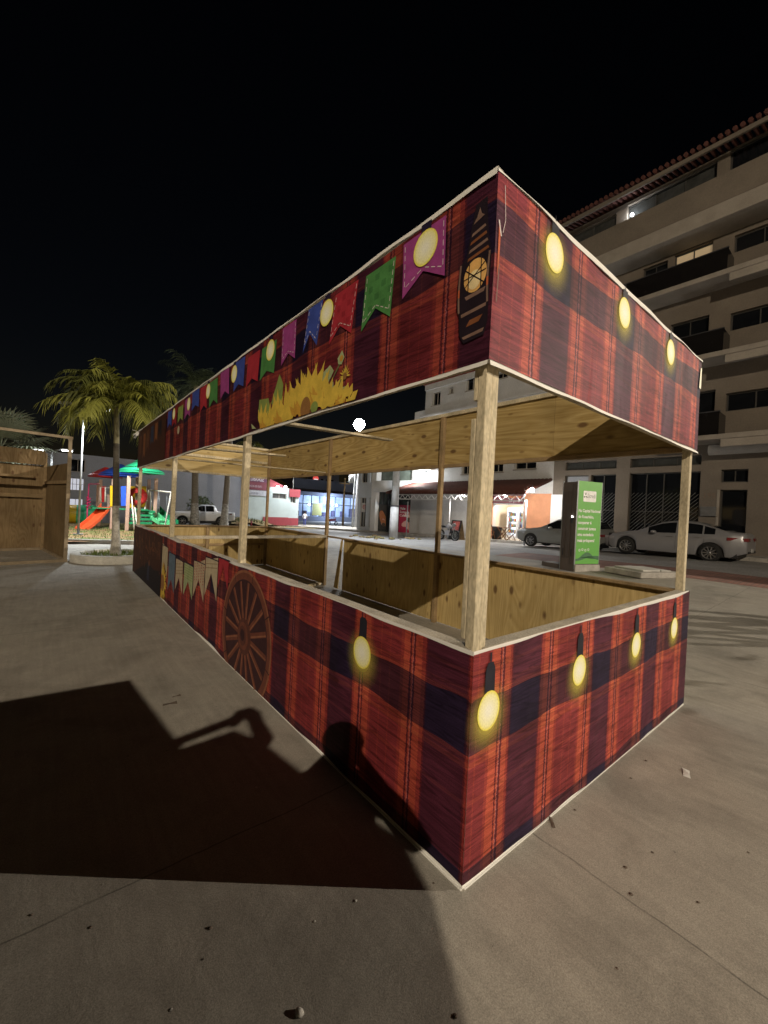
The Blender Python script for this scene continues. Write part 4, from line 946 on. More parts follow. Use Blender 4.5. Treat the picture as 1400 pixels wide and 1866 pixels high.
# shop tables, chairs, bin
def folding_chair(name, label, x, y, rz):
    z = gz(x, y)+.135; t = thing(name, label, 'chair', (x, y, z), rz, 'folding chairs outside the shop')
    wd = MATS.get('chair_wood') or mat('chair_wood', (.14, .06, .03), .6)
    part('seat', lambda b: [b.box(-.2, .2, -.2+.1*k, -.12+.1*k, .44, .46) for k in range(4)], wd, t)
    part('backrest', lambda b: [b.box(-.2, .2, .2, .22, .6+.12*k, .68+.12*k) for k in range(2)], wd, t)
    for s in (-1, 1):
        part('leg', lambda b: b.bar((s*.19, -.22, 0), (s*.19, .21, .88), .03, .04), wd, t); part('leg', lambda b: b.bar((s*.16, .25, 0), (s*.16, -.2, .45), .03, .04), wd, t)
    return t
def shop_table(label, x, y):
    z = gz(x, y)+.135; t = thing('folding_table', label, 'table', (x, y, z), .2, 'folding tables outside the shop')
    wd = MATS.get('chair_wood') or mat('chair_wood', (.14, .06, .03), .6)
    part('tabletop', lambda b: b.box(-.33, .33, -.33, .33, .71, .735), wd, t)
    for s in (-1, 1):
        part('leg', lambda b: b.bar((s*.28, -.28, 0), (s*.28, .28, .7), .03, .04), wd, t); part('leg', lambda b: b.bar((s*.24, .28, 0), (s*.24, -.28, .7), .03, .04), wd, t)
for k, (px, lab, tl) in enumerate(((932, 'dark folding chair leaning open beside the front of the parked hatchback', 'dark folding table by the orange shop wall'), (893, 'dark folding chair next to the pier left of the shop door', 'dark folding table left of the shop door'))):
    y_ = fx(px, 985, 18.95)[0]; folding_chair('folding_chair', lab, 18.95, y_, .6+k); shop_table(tl, 19.3, y_-.7)
y_ = fx(905, 975, 19.4)[0]
bn = thing('waste_bin', 'round black waste bin at the shop doorway', 'bin', (19.4, y_, .2)); part('barrel', lambda b: b.lathe([(.01, 0.18), (.26, .18), (.3, .85), (.3, .9), (.27, .9), (.25, .3)], (19.4, y_, 0), 18), black, bn); part('rim', lambda b: b.lathe([(.29, .88), (.33, .9), (.29, .93)], (19.4, y_, 0), 18), steel_dark, bn)

# rounded corner building with red posters
cor = thing('corner_building', 'white corner building with a rounded glazed front and curved upper balcony', 'building', (23, 25, 0))
cx_, cy_ = 24.6, 25.2
R0 = 5.2
def ang(px): 
    d = ray(px, 940); best = None      # nearer crossing of the view ray with the drum
    ox, oy = CAM.x-cx_, CAM.y-cy_; A_ = d.x*d.x+d.y*d.y; B_ = 2*(ox*d.x+oy*d.y); C_ = ox*ox+oy*oy-R0*R0; D_ = B_*B_-4*A_*C_
    if D_ < 0: return None
    t = (-B_-sqrt(D_))/(2*A_); return atan2(oy+t*d.y, ox+t*d.x) % (2*pi)
def arc_wall(b, r, z0, z1, a0, a1, m=0, n=18):
    b.lathe([(r, z0), (r, z1)], (cx_, cy_, 0), n, m, 'z', a0, a1)
aL, aR = ang(686), ang(757)
part('curved_slab', lambda b: (b.lathe([(R0-.6, 3.05), (R0+.35, 3.05), (R0+.35, 3.95), (R0-.6, 3.95)], (cx_, cy_, 0), 24, 0, 'z', aL-.03, aR+.03), b.lathe([(R0-.6, 5.7), (R0+.3, 5.7), (R0+.3, 7.4), (R0-.6, 7.4)], (cx_, cy_, 0), 24, 0, 'z', aL-.03, aR+.03)), plaster_bright, cor)
part('shop_glazing', lambda b: arc_wall(b, R0-.15, -.6, 3.06, aL, aR), mat('shop_glass', (.035, .045, .045), .15, .3, 2, spec=.5), cor)
part('balcony_glazing', lambda b: arc_wall(b, R0-.35, 3.9, 5.72, aL, aR), mat('balcony_glass', (.12, .14, .12), .2, .4, 1.2, spec=.4), cor)
part('handrail', lambda b: b.tube([(cx_+(R0+.2)*cos(aL+(aR-aL)*k/14), cy_+(R0+.2)*sin(aL+(aR-aL)*k/14), 4.85) for k in range(15)], .04, 6), steel_dark, cor)
part('mullion', lambda b: [b.box(cx_+(R0-.13)*cos(a)-.05, cx_+(R0-.13)*cos(a)+.05, cy_+(R0-.13)*sin(a)-.05, cy_+(R0-.13)*sin(a)+.05, -.6, 3.05) for a in [aL+(aR-aL)*k/6 for k in range(7)]], steel_dark, cor)
part('transom', lambda b: arc_wall(b, R0-.10, 1.95, 2.05, aL, aR), steel_dark, cor)
part('pier', lambda b: b.box(cx_+R0*cos(aL)-.25, cx_+R0*cos(aL)+.25, cy_+R0*sin(aL)-.1, cy_+R0*sin(aL)+.5, -.8, 7.4), plaster_bright, cor); part('pier', lambda b: (b.box(cx_+R0*cos(aR)-.2, cx_+R0*cos(aR)+1.6, cy_+R0*sin(aR)-.1, cy_+R0*sin(aR)+.25, -.8, 7.4)), plaster_bright, cor)
yw0, yw1 = fx(687, 940, 19.8)[0], fx(651, 940, 19.8)[0]; 
yh_ = [yw0+(yw1-yw0)*k for k in (.12, .42, .56, .88)]
wing = walled(cor, 19.8, yw0, yw1, -1.6, 7.6, [(yh_[0], yh_[1], 3.9, 5.4), (yh_[2], yh_[3], 3.9, 5.4), (yh_[0], yh_[1], .0, 2.6), (yh_[2], yh_[3], .0, 2.6)], mat('wing_plaster', (.45, .48, .52), .8, .12, 1), .3)
for h in [(yh_[0], yh_[1], 3.9, 5.4), (yh_[2], yh_[3], 3.9, 5.4)]: window(cor, 19.8, h, glass_dark, axis='x')
for h in [(yh_[0], yh_[1], .0, 2.6), (yh_[2], yh_[3], .0, 2.6)]: window(cor, 19.8, h, glass_dim, axis='x', name='shop_window')
part('roof_slab', lambda b: b.box(20.1, 30, yw0, yw1, 7.3, 7.5), plaster_white, cor)
part('end_wall', lambda b: (b.box(20.13, 30, yw1-.25, yw1-.01, -1.6, 7.29), b.box(20.13, 22.5, yw0+.01, yw0+.2, -1.6, 7.29)), plaster_white, cor)
part('core', lambda b: b.box(24.4, 30, 20.6, 27.3, -.8, 7.6), plaster_white, cor)
def poster(name, label, a0, a1, z0, z1, base, lines, blobs):
    t = thing(name, label, 'poster', (cx_+R0*cos((a0+a1)/2), cy_+R0*sin((a0+a1)/2), z0))
    b = MB(); r = R0-.04; n = 6
    def Pq(u, z, o=0): a = a0+(a1-a0)*u; return (cx_+(r+o)*cos(a), cy_+(r+o)*sin(a), z)
    for k in range(n): b.poly([Pq(k/n, z0), Pq((k+1)/n, z0), Pq((k+1)/n, z1), Pq(k/n, z1)])
    b.build('sheet', base, t)
    w = (a1-a0)*R0
    if lines:
        b = MB()
        for k, tx in enumerate(lines): add_text(b, tx, .26, lambda a, c, k=k: Pq(.06+a/w, z1-.36-.27*k+c, .03), 0, None, .004)
        b.build('lettering', mat('poster_white', (.8, .78, .76), .5) if 'poster_white' not in MATS else MATS['poster_white'], t)
    b = MB()
    for u, z, ru, rz, rot, m in blobs:
        pts = [(u+(ru*cos(q)*cos(rot)-rz*sin(q)*sin(rot))/w, z0+z+ru*cos(q)*sin(rot)+rz*sin(q)*cos(rot)) for q in [2*pi*k/12 for k in range(12)]]
        b.poly([Pq(min(max(x, .02), .98), min(max(y, z0+.02), z1-.02), .03+.004*m) for x, y in pts], m)
    b.build('print', [MATS['p1'], MATS['p2'], MATS['p3']] if 'p1' in MATS else [mat('p1', (.62, .36, .32), .5), mat('p2', (.55, .2, .08), .5), mat('p3', (.1, .07, .05), .5)], t)
a1_, a2_, a3_, a4_ = ang(691), ang(704), ang(727), ang(753)
poster('window_poster', 'dark poster of food in the left bay of the rounded shop', a1_, a2_, .0, 2.0, mat('poster_dark', (.05, .045, .04), .5), None, [(.55, .9, .35, .7, .5, 1), (.6, .6, .25, .3, 0, 0), (.45, 1.2, .2, .35, .3, 1), (.7, .4, .2, .16, 0, 2)])
poster('window_poster', 'red poster with white lettering and pink shapes on the rounded shop', a3_, a4_, -.1, 2.05, mat('poster_red', (.36, .02, .06), .5), ['Vale', 'Sempre', 'Celebrar'], [(.75, 1.25, .5, .22, -.7, 0), (.65, .75, .55, .25, .4, 0), (.85, .35, .4, .2, -.6, 0), (.9, 1.8, .2, .16, .3, 1), (.72, 1.0, .12, .2, .1, 2)])
added_lamp = part('wall_lamp', lambda b: (b.tube([(21.6, 20.75, 4.2), (19.6, 20.2, 4.6)], .03, 6), b.bar((19.75, 20.25, 4.55), (19.35, 20.1, 4.5), .2, .1)), steel, cor); point_light('lamp_light', (19.3, 20.6, 4.35), 520, (.95, 1, 1), .15, cor)  # lamp added here to brighten the white corner slab

# big grey wall building with signs, beyond the vacant lot
gw = thing('grey_building', 'long grey windowless building behind the white pickup', 'building', (7, 40, -.6))
zl, zr = fy(125, 830, 40)[1], fy(447, 872, 40)[1]
xl, xr = -14, fy(447, 880, 40)[0]
hl = []
for q in ((128, 859, 156, 838), (125, 893, 154, 872), (122, 932, 152, 909)):
    a = fy(q[0], q[1], 40); c = fy(q[2], q[3], 40); hl.append((a[0], c[0], a[1], c[1]))
walled(gw, 40, xl, xr, -1.8, 4.85, hl, plaster_grey, axis='y')
lit_blind = mat('lit_window_blind', (.6, .6, .65), .7, .25, 5, emit=(.8, .85, 1), es=.55)
window(gw, 40, hl[0], glass_dark, axis='y', bars=(1, 0)); window(gw, 40, hl[1], lit_blind, axis='y', bars=(3, 1)); window(gw, 40, hl[2], lit_blind, axis='y', bars=(1, 0))
part('roof_slab', lambda b: b.box(xl, xr, 40.33, 52, 4.6, 4.8), plaster_grey, gw); part('side_wall', lambda b: b.box(xr-.25, xr-.01, 40.33, 52, -1.8, 4.59), plaster_grey, gw)
gs = thing('red_shop_building', 'pale green white shop with red roof band and red skirting past the mound', 'building', (17, 40, -.6))
xs1 = fy(527, 890, 40)[0]; xs2 = fy(545, 900, 40)[0]; zs = fy(500, 888, 40)[1]
paleg = mat('pale_green_paint', (.34, .40, .40), .8, .12, 1)
wq = fy(496, 908, 40), fy(522, 900, 40); hw_ = (wq[0][0], wq[1][0], wq[0][1], wq[1][1])
wq = fy(529, 916, 40), fy(539, 903, 40); hw2 = (wq[0][0], wq[1][0], wq[0][1], wq[1][1])
walled(gs, 39.9, xr+.01, xs1, -1.8, zs, [hw_], paleg, axis='y'); walled(gs, 39.95, xs1+.01, xs2, -1.8, zs-.9, [hw2], paleg, axis='y')
window(gs, 39.9, hw_, glass_dim, axis='y'); window(gs, 39.95, hw2, glass_dim, axis='y')
part('roof_band', lambda b: b.box(xs1+.01, xs2+.05, 39.8, 45, zs-.9, zs-.05), red_paint, gs); part('skirting', lambda b: (b.box(xr+2, xs1, 39.84, 39.897, -1.8, .25), b.box(xs1+.01, xs2, 39.87, 39.947, -1.8, .2)), red_paint, gs)
part('roof_slab', lambda b: b.box(xr+.02, xs2, 40.4, 50, zs-1.2, zs-1.0), plaster_grey, gs)
q = fy(492, 888, 40), fy(507, 876, 40)
b = MB(); b.prism([(q[0][0]-.3, zs), (q[1][0]+1.2, zs), (q[0][0]-.3, zs+.95)], .2, 0, 'y', 39.9); b.build('gable', red_paint, gs)
for k, px in enumerate((506, 520)):
    x_, z_ = fy(px, 887, 39.6); f_ = thing('roof_lamp', ('left white lamp on the roof edge of the red and pale shop', 'right white lamp on the roof edge of the red and pale shop')[k], 'lamp', (x_, 39.6, z_)); part('lens', lambda b: b.ball((x_, 39.55, z_), .13), bulb_far, f_); part('arm', lambda b: b.bar((x_, 39.65, z_+.05), (x_-.3, 39.95, z_-.1), .05, .05), steel_dark, f_)
    point_light('lamp_light', (x_, 39.0, z_-.1), 60, (.95, .98, 1), .1, f_)
sb = thing('wall_sign', 'dark red and white sign board high on the grey wall', 'sign', (13, 39.9, 3)); q0, q1 = fy(448, 892, 39.85), fy(487, 872, 39.85)
part('panel', lambda b: (b.box(q0[0], q1[0], 39.83, 39.88, q0[1], q1[1]-.45, 0), b.box(q0[0], q1[0], 39.829, 39.88, q1[1]-.449, q1[1]+.4, 1)), [mat('sign_maroon', (.13, .025, .04), .5), mat('sign_purple', (.08, .025, .06), .5)], sb)
b = MB(); add_text(b, 'LUBRASE', .62, lambda a, c: (q0[0]+.25+a, 39.82, q1[1]-.36+c), 0, q1[0]-q0[0]-.6, .01); add_text(b, 'TROCA DE OLEO', .3, lambda a, c: (q0[0]+.25+a, 39.82, q0[1]+.3+c), 0, 1.4); b.build('lettering', mat('letter_grey', (.5, .45, .5), .5), sb)
q0b, q1b = fy(448, 902, 39.85), fy(487, 894, 39.85)
nb = thing('notice_board', 'pale notice board with small dark print below the red wall sign', 'sign', (13, 39.9, 2.2)); part('panel', lambda b: b.box(q0b[0], q1b[0], 39.83, 39.88, q0b[1], q1b[1]), mat('notice_grey', (.35, .36, .40), .5), nb)
b = MB(); add_text(b, 'ALUGA-SE', .3, lambda a, c: (q0b[0]+.15+a, 39.82, q0b[1]+.15+c), 0, 1.1); b.build('lettering', mat('notice_ink', (.12, .12, .15), .5), nb)
# blue lit shop at the end of the street
yB = 72.0
bs = thing('blue_lit_shop', 'wide shop with blue white lit glass front at the end of the street', 'building', (40, yB, -1.5))
q0, q1 = fy(543, 950, yB), fy(645, 906, yB); x0_, x1_ = q0[0]-1, q1[0]+12; zb_, zt_ = -1.8, q1[1]-.2
part('facade', lambda b: (b.box(x0_, x1_, yB, yB+.3, zt_, zt_+3.2), b.box(x0_, x1_, yB, yB+.3, zb_, -.4)), mat('shop_dark_blue', (.12, .14, .2), .7), bs)
part('roof', lambda b: b.poly([(x0_-1, yB-1.5, zt_+.6), (x1_, yB-1.5, zt_+.6), (x1_, yB+6, zt_+3.6), (x0_-1, yB+6, zt_+3.6)]), roof_dark, bs)
part('lit_room', lambda b: b.box(x0_, x1_, yB+2.5, yB+2.7, zb_, zt_), mat('room_blue_light', (.4, .5, .7), .8, .5, .55, emit=(.36, .56, 1), es=.34), bs)
part('mullion', lambda b: ([b.box(x0_+k*1.9, x0_+k*1.9+.14, yB+.05, yB+.2, -.4, zt_) for k in range(int((x1_-x0_)/1.9)+1)], b.box(x0_, x1_, yB+.04, yB+.18, zt_*.55-.08, zt_*.55+.08)), mat('mullion_blue', (.05, .07, .14), .5), bs)
part('display', lambda b: [b.box(x0_+random.uniform(1, 20), 0, yB+1.5, yB+1.8, -.4, .5) if False else b.box(x0_+k*2.3+.4, x0_+k*2.3+.4+random.uniform(.5, 1.5), yB+1.4, yB+1.8, -.4, random.uniform(.3, 1.6)) for k in range(10)], mat('display_goods', (.1, .1, .2), .6, .5, 1), bs)
q = fy(578, 925, yB); part('shop_panel', lambda b: b.box(q[0]-1.1, q[0]+1.1, yB-.05, yB-.002, q[1]-1.6, q[1]+.9), mat('panel_olive', (.30, .30, .12), .6), bs)
for px, py in ((569, 919), (612, 920), (619, 921)):
    x_, z_ = fy(px, py, yB); part('lamp', lambda b: b.ball((x_, yB+1.2, z_), .22), bulb_far, bs)
point_light('shop_glow', (x0_+8, yB-2, 2.4), 2600, (.7, .82, 1), .6, bs)
point_light('shop_glow', (x0_+20, yB-2, 2.4), 2400, (.8, .88, 1), .6, bs)
tw = thing('far_tower', 'dark distant tower block over the roofs at the end of the street', 'building', (70, 120, 0)); q0, q1 = fy(580, 890, 120), fy(618, 872, 120)
part('body', lambda b: b.box(q0[0], q1[0], 120, 128, -4, q1[1]+6), mat('tower_grey', (.16, .17, .22), .8), tw)
part('window', lambda b: [b.box(q0[0]+.8+2*i, q0[0]+1.8+2*i, 119.9, 119.99, 2+j*2.6, 3.2+j*2.6) for i in range(3) for j in range(5)], glass_dark, tw)
x_, z_ = fy(576, 872, 118); rs = thing('roof_sign', 'small red and white lit oval sign beside the distant tower', 'sign', (x_, 118, z_)); part('panel', lambda b: b.lathe([(.01, 118), (1.0, 118), (1.0, 118.3)], (x_, 0, z_), 20, 0, 'y'), mat('sign_lit_red', (.7, .1, .1), .5, emit=(1, .12, .1), es=.7), rs); part('lettering', lambda b: b.box(x_-.7, x_+.7, 117.9, 117.99, z_-.4, z_-.1), mat('sign_lit_white', (.9, .9, .9), .5, emit=(1, .9, .9), es=.8), rs)
rs.scale = (1, 1, 1)
# ------------------------------------------------------------------ poles along the street
conc_pole = mat('pole_concrete', (.42, .43, .44), .85, .2, 3, fine=.15)
p1 = at(642.5, 955, 45); g1 = gz(p1.x, p1.y)
sl = lamp_post('street_lamp', 'slim street lamp on a concrete pole reaching left over the far street', (p1.x, p1.y, g1), 6.7, [(-1.55, 1.1, -.05)], 5000, (.95, .97, 1), .13, r=.15, spot=2.7)
part('transformer', lambda b: b.lathe([(.01, g1+5.0), (.3, g1+5.0), (.3, g1+5.9), (.01, g1+5.9)], (p1.x-.35, p1.y+.1, 0), 14), steel, sl)
p2 = at(648, 955, 46); g2 = gz(p2.x, p2.y); e_ = at(655, 775, 46)
fl = thing('flood_light_pole', 'tall concrete pole carrying the dazzling white flood light above the stall', 'street lamp', (p2.x, p2.y, g2))
part('pole', lambda b: b.tube([(p2.x, p2.y, g2-.2), (p2.x, p2.y, e_.z-.1)], [.17, .09], 10), conc_pole, fl)
part('lens', lambda b: b.ball((e_.x-.3, e_.y-.4, e_.z), .60), mat('flood_lens', (1, 1, 1), emit=(1, .98, .94), es=300), fl)
part('housing', lambda b: b.box(e_.x-.35, e_.x+.1, e_.y-.25, e_.y+.15, e_.z-.2, e_.z+.25), steel, fl, .02)
point_light('lamp_light', (e_.x-.55, e_.y-.85, e_.z-.1), 21000, (.95, .97, 1), .25, fl)
up = at(717, 975.5, 24); gu = gz(up.x, up.y)
ut = thing('utility_pole', 'thick grey concrete utility pole standing at the street edge between the stall posts', 'utility pole', (up.x, up.y, gu))
b = MB(); b.tube([(up.x, up.y, gu-.2), (up.x, up.y, gu+1.9)], [.27, .245], 12, 0); b.tube([(up.x, up.y, gu+1.9), (up.x, up.y, gu+5.9)], [.232, .175], 12, 1); b.build('shaft', [mat('pole_whitewash', (.36, .36, .36), .85, .2, 3), conc_pole], ut)
part('clamp_band', lambda b: b.lathe([(.255, gu+1.86), (.255, gu+1.95)], (up.x, up.y, 0), 14), steel_dark, ut)
part('added_lamp_arm', lambda b: b.tube([(up.x, up.y, gu+4.3), (up.x-.9, up.y-.6, gu+4.75), (up.x-1.9, up.y-1.2, gu+4.9)], .035, 8), steel, ut)  # arm and lamp added to the pole, out of view, to brighten the road
added_head = part('lamp_head', lambda b: b.bar((up.x-1.8, up.y-1.1, gu+4.91), (up.x-2.4, up.y-1.5, gu+4.95), .26, .1), steel, ut, .02)
part('lens', lambda b: b.bar((up.x-1.9, up.y-1.17, gu+4.84), (up.x-2.3, up.y-1.43, gu+4.87), .2, .02), bulb_far, added_head); point_light('lamp_light', (up.x-2.1, up.y-1.3, gu+4.7), 1600, (.90, .95, 1), .15, ut, spot=radians(150), aim=(up.x-3.4, up.y-2.0, 0))
part('meter_case', lambda b: b.box(up.x-.12, up.x+.12, up.y-.32, up.y-.2, gu+4.1, gu+4.6), steel_dark, ut)
b = MB()
for k in range(26):
    x = up.x+random.uniform(-2.0, 1.2); y = up.y+random.uniform(-1.5, 2.4); s = random.uniform(.05, .16)
    b.lathe([(.001, gz(x, y)), (s*1.3, gz(x, y)+.01), (s, gz(x, y)+s*.6), (.001, gz(x, y)+s*.8)], (x, y, 0), 7)
tag(b.build('rubble', lot_m), 'broken rubble and dirt round the foot of the utility pole', 'rubble', kind='stuff')
dp = at(625, 952, 62); gd = gz(dp.x, dp.y)
t = thing('wooden_pole', 'dark thin pole in front of the blue lit shop', 'utility pole', (dp.x, dp.y, gd)); part('shaft', lambda b: b.tube([(dp.x, dp.y, gd-.2), (dp.x, dp.y, gd+7.2)], [.17, .12], 8), timber_dark, t); part('cross_arm', lambda b: b.box(dp.x-.9, dp.x+.9, dp.y-.06, dp.y+.06, gd+6.3, gd+6.45), timber_dark, t)
def cable(name, lab, a, c, sag):
    b = MB(); a = Vector(a); c = Vector(c); b.tube([a.lerp(c, k/14)-Vector((0, 0, sag*4*(k/14)*(1-k/14))) for k in range(15)], .022, 5); return tag(b.build(name, steel_dark), lab, 'cable')
cable('overhead_cable', 'overhead cable from the dark pole to the street lamp pole', (dp.x, dp.y, gd+6.9), (p1.x, p1.y, g1+6.0), .5)
cable('overhead_cable', 'overhead cable from the flood light pole to the utility pole', (p2.x, p2.y, g2+7.8), (up.x, up.y, gu+5.7), .6)
def sign_post(name, lab, p, h, shapes):
    g = gz(p[0], p[1]); t = thing(name, lab, 'road sign', (p[0], p[1], g)); part('post', lambda b: b.tube([(p[0], p[1], g), (p[0], p[1], g+h)], .035, 8), steel, t)
    for nm, fn, m in shapes: part(nm, lambda b: fn(b, p[0], p[1]-.04, g), m, t)
sp = at(531, 952, 48)
sign_post('road_sign', 'thin tall sign post with two dark round plates before the red and pale shop', (sp.x, sp.y), 6.6, [('plate', lambda b, x, y, g: b.lathe([(.01, y-.02), (.28, y-.02), (.28, y)], (x, 0, g+2.4), 18, 0, 'y'), steel_dark), ('plate', lambda b, x, y, g: b.lathe([(.01, y-.02), (.24, y-.02), (.24, y)], (x, 0, g+3.3), 18, 0, 'y'), steel_dark)])
sp = at(662, 956, 36)
sign_post('no_parking_sign', 'small white road sign with a red mark beside the rounded corner building', (sp.x, sp.y), 2.5, [('plate', lambda b, x, y, g: b.box(x-.28, x+.28, y-.02, y, g+1.7, g+2.5), mat('sign_plate_white', (.6, .6, .6), .5)), ('symbol', lambda b, x, y, g: (b.lathe([(.14, y-.025), (.2, y-.025)], (x, 0, g+2.15), 18, 0, 'y'), b.box(x-.12, x+.12, y-.026, y-.024, g+2.12, g+2.18)), mat('sign_ring_red', (.5, .04, .04), .5))])
sp = at(741, 965, 25)
sign_post('marker_post', 'plain thin white post before the red poster', (sp.x, sp.y), 2.2, [('cap', lambda b, x, y, g: b.ball((x, y+.04, g+2.2), .05), steel)])
# A-board by the motorcycle
ab = fx(832, 980, 17.6); z0 = gz(17.6, ab[0])
t = thing('sandwich_board', 'black chalk sandwich board with a red picture, standing behind the motorcycle', 'sign', (17.6, ab[0], z0))
part('front_panel', lambda b: b.bar((17.35, ab[0], z0+.03), (17.6, ab[0], z0+1.25), .75, .03, up=(0, 1, 0)) if False else b.poly([(17.3, ab[0]-.4, z0+.02), (17.3, ab[0]+.4, z0+.02), (17.58, ab[0]+.4, z0+1.2), (17.58, ab[0]-.4, z0+1.2)]), black, t)
part('rear_panel', lambda b: b.poly([(17.9, ab[0]-.4, z0+.02), (17.9, ab[0]+.4, z0+.02), (17.60, ab[0]+.4, z0+1.2), (17.60, ab[0]-.4, z0+1.2)]), timber_dark, t)
part('picture', lambda b: b.poly([(17.41, ab[0]-.28, z0+.58), (17.41, ab[0]+.28, z0+.58), (17.545, ab[0]+.28, z0+1.12), (17.545, ab[0]-.28, z0+1.12)]), mat('board_picture', (.4, .1, .09), .6, .6, 6), t)

# ------------------------------------------------------------------ vehicles
def lerp(tab, x):
    if x <= tab[0][0]: return tab[0][1]
    for (a, p), (c, q) in zip(tab, tab[1:]):
        if x <= c: return p+(q-p)*(x-a)/(c-a)
    return tab[-1][1]
def make_car(name, label, cat, loc, rz, L, hw, top, belt, zb, wheels, wr, paint, glass_x, screens, lamps=True, sill=None, spokes=10, rimc=None, bed=None, plate=True, handles=()):
    """local axes: x runs from the nose (0) backwards"""
    t = thing(name, label, cat, loc, rz)
    def ringpts(x):
        h = lerp(hw, x); bt = lerp(belt, x); tp = max(lerp(top, x), bt+.005); z0 = lerp(zb, x); k = tp-bt
        for xw in wheels:
            if abs(x-xw) < wr*1.17: z0 = max(z0, wr*1.0+sqrt(max((wr*1.17)**2-(x-xw)**2, 0)))
        za = min(z0+.10, bt-.10); zm = max((za+bt)/2, za+.02)
        r = [(h*.93, z0), (h*.985, za), (h, zm), (h*.985, bt-.05), (h*.955, bt), (h*.955-.30*k, bt+.90*k), (h*.80-.32*k, bt+.975*k), (h*.4, tp-.004*1), (0, tp)]
        return r
    st = sorted({round(L*i/90, 4) for i in range(91)})
    b = MB(); n = 9; base = 0
    for x in st:
        r = ringpts(x)
        for y, z in r: b.v.append((-x, y, z))
        for y, z in r[-2::-1]: b.v.append((-x, -y, z))
    m = 2*n-1
    for i in range(len(st)-1):
        for j in range(m-1):
            A = i*m+j; b.f.append([A, A+1, A+1+m, A+m]); b.m.append(0); b.sm.add(len(b.f)-1)
    for i in (0, len(st)-1): b.f.append([i*m+j for j in range(m)]); b.m.append(0)
    body = b.build('body', paint, t)
    part('underbody', lambda b: b.box(-L+.25, -.25, -lerp(hw, L/2)*.86, lerp(hw, L/2)*.86, .2, lerp(belt, L/2)-.12), black, t)
    # side glass
    for s in (-1, 1):
        for (xa, xb_) in glass_x:
            b = MB(); N_ = 10; P0 = []; P1 = []
            for i in range(N_+1):
                x = xa+(xb_-xa)*i/N_; h = lerp(hw, x); bt = lerp(belt, x); k = lerp(top, x)-bt
                f0, f1 = .06, .84
                if k < .06: continue
                P0.append((-x, s*(h*.955-.30*k*f0/.9+.006), bt+k*f0)); P1.append((-x, s*(h*.955-.30*k*f1/.9+.006), bt+k*f1))
            for i in range(len(P0)-1): b.poly([P0[i], P0[i+1], P1[i+1], P1[i]])
            b.build('side_window', glass_dark, t)
    for nm, xa, xb_ in screens:
        b = MB(); N_ = 8
        for i in range(N_):
            q = []
            for x in (xa+(xb_-xa)*i/N_, xa+(xb_-xa)*(i+1)/N_):
                r = ringpts(x); q.append([(-x, y, z+.008) for y, z in (r[6], r[7], r[8])]+[(-x, -y, z+.008) for y, z in (r[7], r[6])])
            for j in range(4): b.poly([q[0][j], q[0][j+1], q[1][j+1], q[1][j]], smooth=True)
        b.build(nm, glass_dark, t)
    rim = rimc or mat(name+'_rim', (.30, .30, .31), .35, .1, 5, metal=.8)
    tyre = MATS.get('tyre_rubber') or mat('tyre_rubber', (.016, .016, .016), .9, .2, 8)
    for xw in wheels:
        for s in (-1, 1):
            h = lerp(hw, xw)
            w = part('wheel', lambda b: b.lathe([(wr*.70, h*s-.20*s), (wr*.97, h*s-.19*s), (wr, h*s-.15*s), (wr, h*s-.06*s), (wr*.96, h*s-.02*s), (wr*.70, h*s-.015*s)], (-xw, 0, wr), 26, 0, 'y'), tyre, t)
            def rimf(b):
                b.lathe([(wr*.72, h*s-.015*s), (wr*.66, h*s-.03*s), (wr*.60, h*s-.06*s)], (-xw, 0, wr), 26, 0, 'y'); b.lathe([(.001, h*s-.03*s), (wr*.16, h*s-.03*s), (wr*.18, h*s-.06*s)], (-xw, 0, wr), 16, 0, 'y')
                for k in range(spokes):
                    a = 2*pi*k/spokes; b.bar((-xw+wr*.12*cos(a), h*s-.045*s, wr+wr*.12*sin(a)), (-xw+wr*.68*cos(a), h*s-.035*s, wr+wr*.68*sin(a)), .035, .02, up=(0, 1, 0))
            part('rim', rimf, rim, w)
            part('brake_disc', lambda b: b.lathe([(.001, h*s-.10*s), (wr*.62, h*s-.10*s)], (-xw, 0, wr), 20, 0, 'y'), black, w)
            if abs(xw-wheels[0]) < .01: pass
    for s in (-1, 1):
        h0 = lerp(hw, .12); hz = lerp(belt, .3)
        part('headlight', lambda b: b.prism([(-.04, s*(h0-.32)), (-.02, s*(h0-.05)), (-.50, s*(lerp(hw, .5)+.006)), (-.42, s*(h0-.05))], .11, 0, 'z', hz-.16), mat('headlight_lens', (.45, .47, .5), .1, metal=.2) if 'headlight_lens' not in MATS else MATS['headlight_lens'], t)
        hl_, bz = lerp(hw, L-.06), lerp(belt, L-.2)
        part('tail_light', lambda b: b.prism([(-L-.015, s*(hl_-.38)), (-L-.015, s*(hl_-.02)), (-L+.52, s*(lerp(hw, L-.52)+.012)), (-L+.40, s*(hl_-.1))], .105, 0, 'z', bz-.20), mat('tail_light_red', (.16, .008, .012), .25) if 'tail_light_red' not in MATS else MATS['tail_light_red'], t)
        xm = glass_x[0][0]+.22; h = lerp(hw, xm)
        part('mirror', lambda b: b.ball((-xm, s*(h+.10), lerp(belt, xm)+.05), .10, sz=.65), paint, t)
        for xh in handles:
            h = lerp(hw, xh); part('door_handle', lambda b: b.bar((-xh, s*(h*.985+.012), lerp(belt, xh)-.10), (-xh-.2, s*(h*.985+.012), lerp(belt, xh)-.10), .02, .028), rim, t)
        for xd in handles:
            part('door_seam', lambda b: [b.bar((-xd-.28, s*(lerp(hw, xd)*y+.003), z), (-xd-.28, s*(lerp(hw, xd)*y2+.003), z2), .008, .004, up=(1, 0, 0)) for y, z, y2, z2 in ((.987, .34, 1.0, .58), (1.0, .58, .985, lerp(belt, xd)-.05))], black, t)
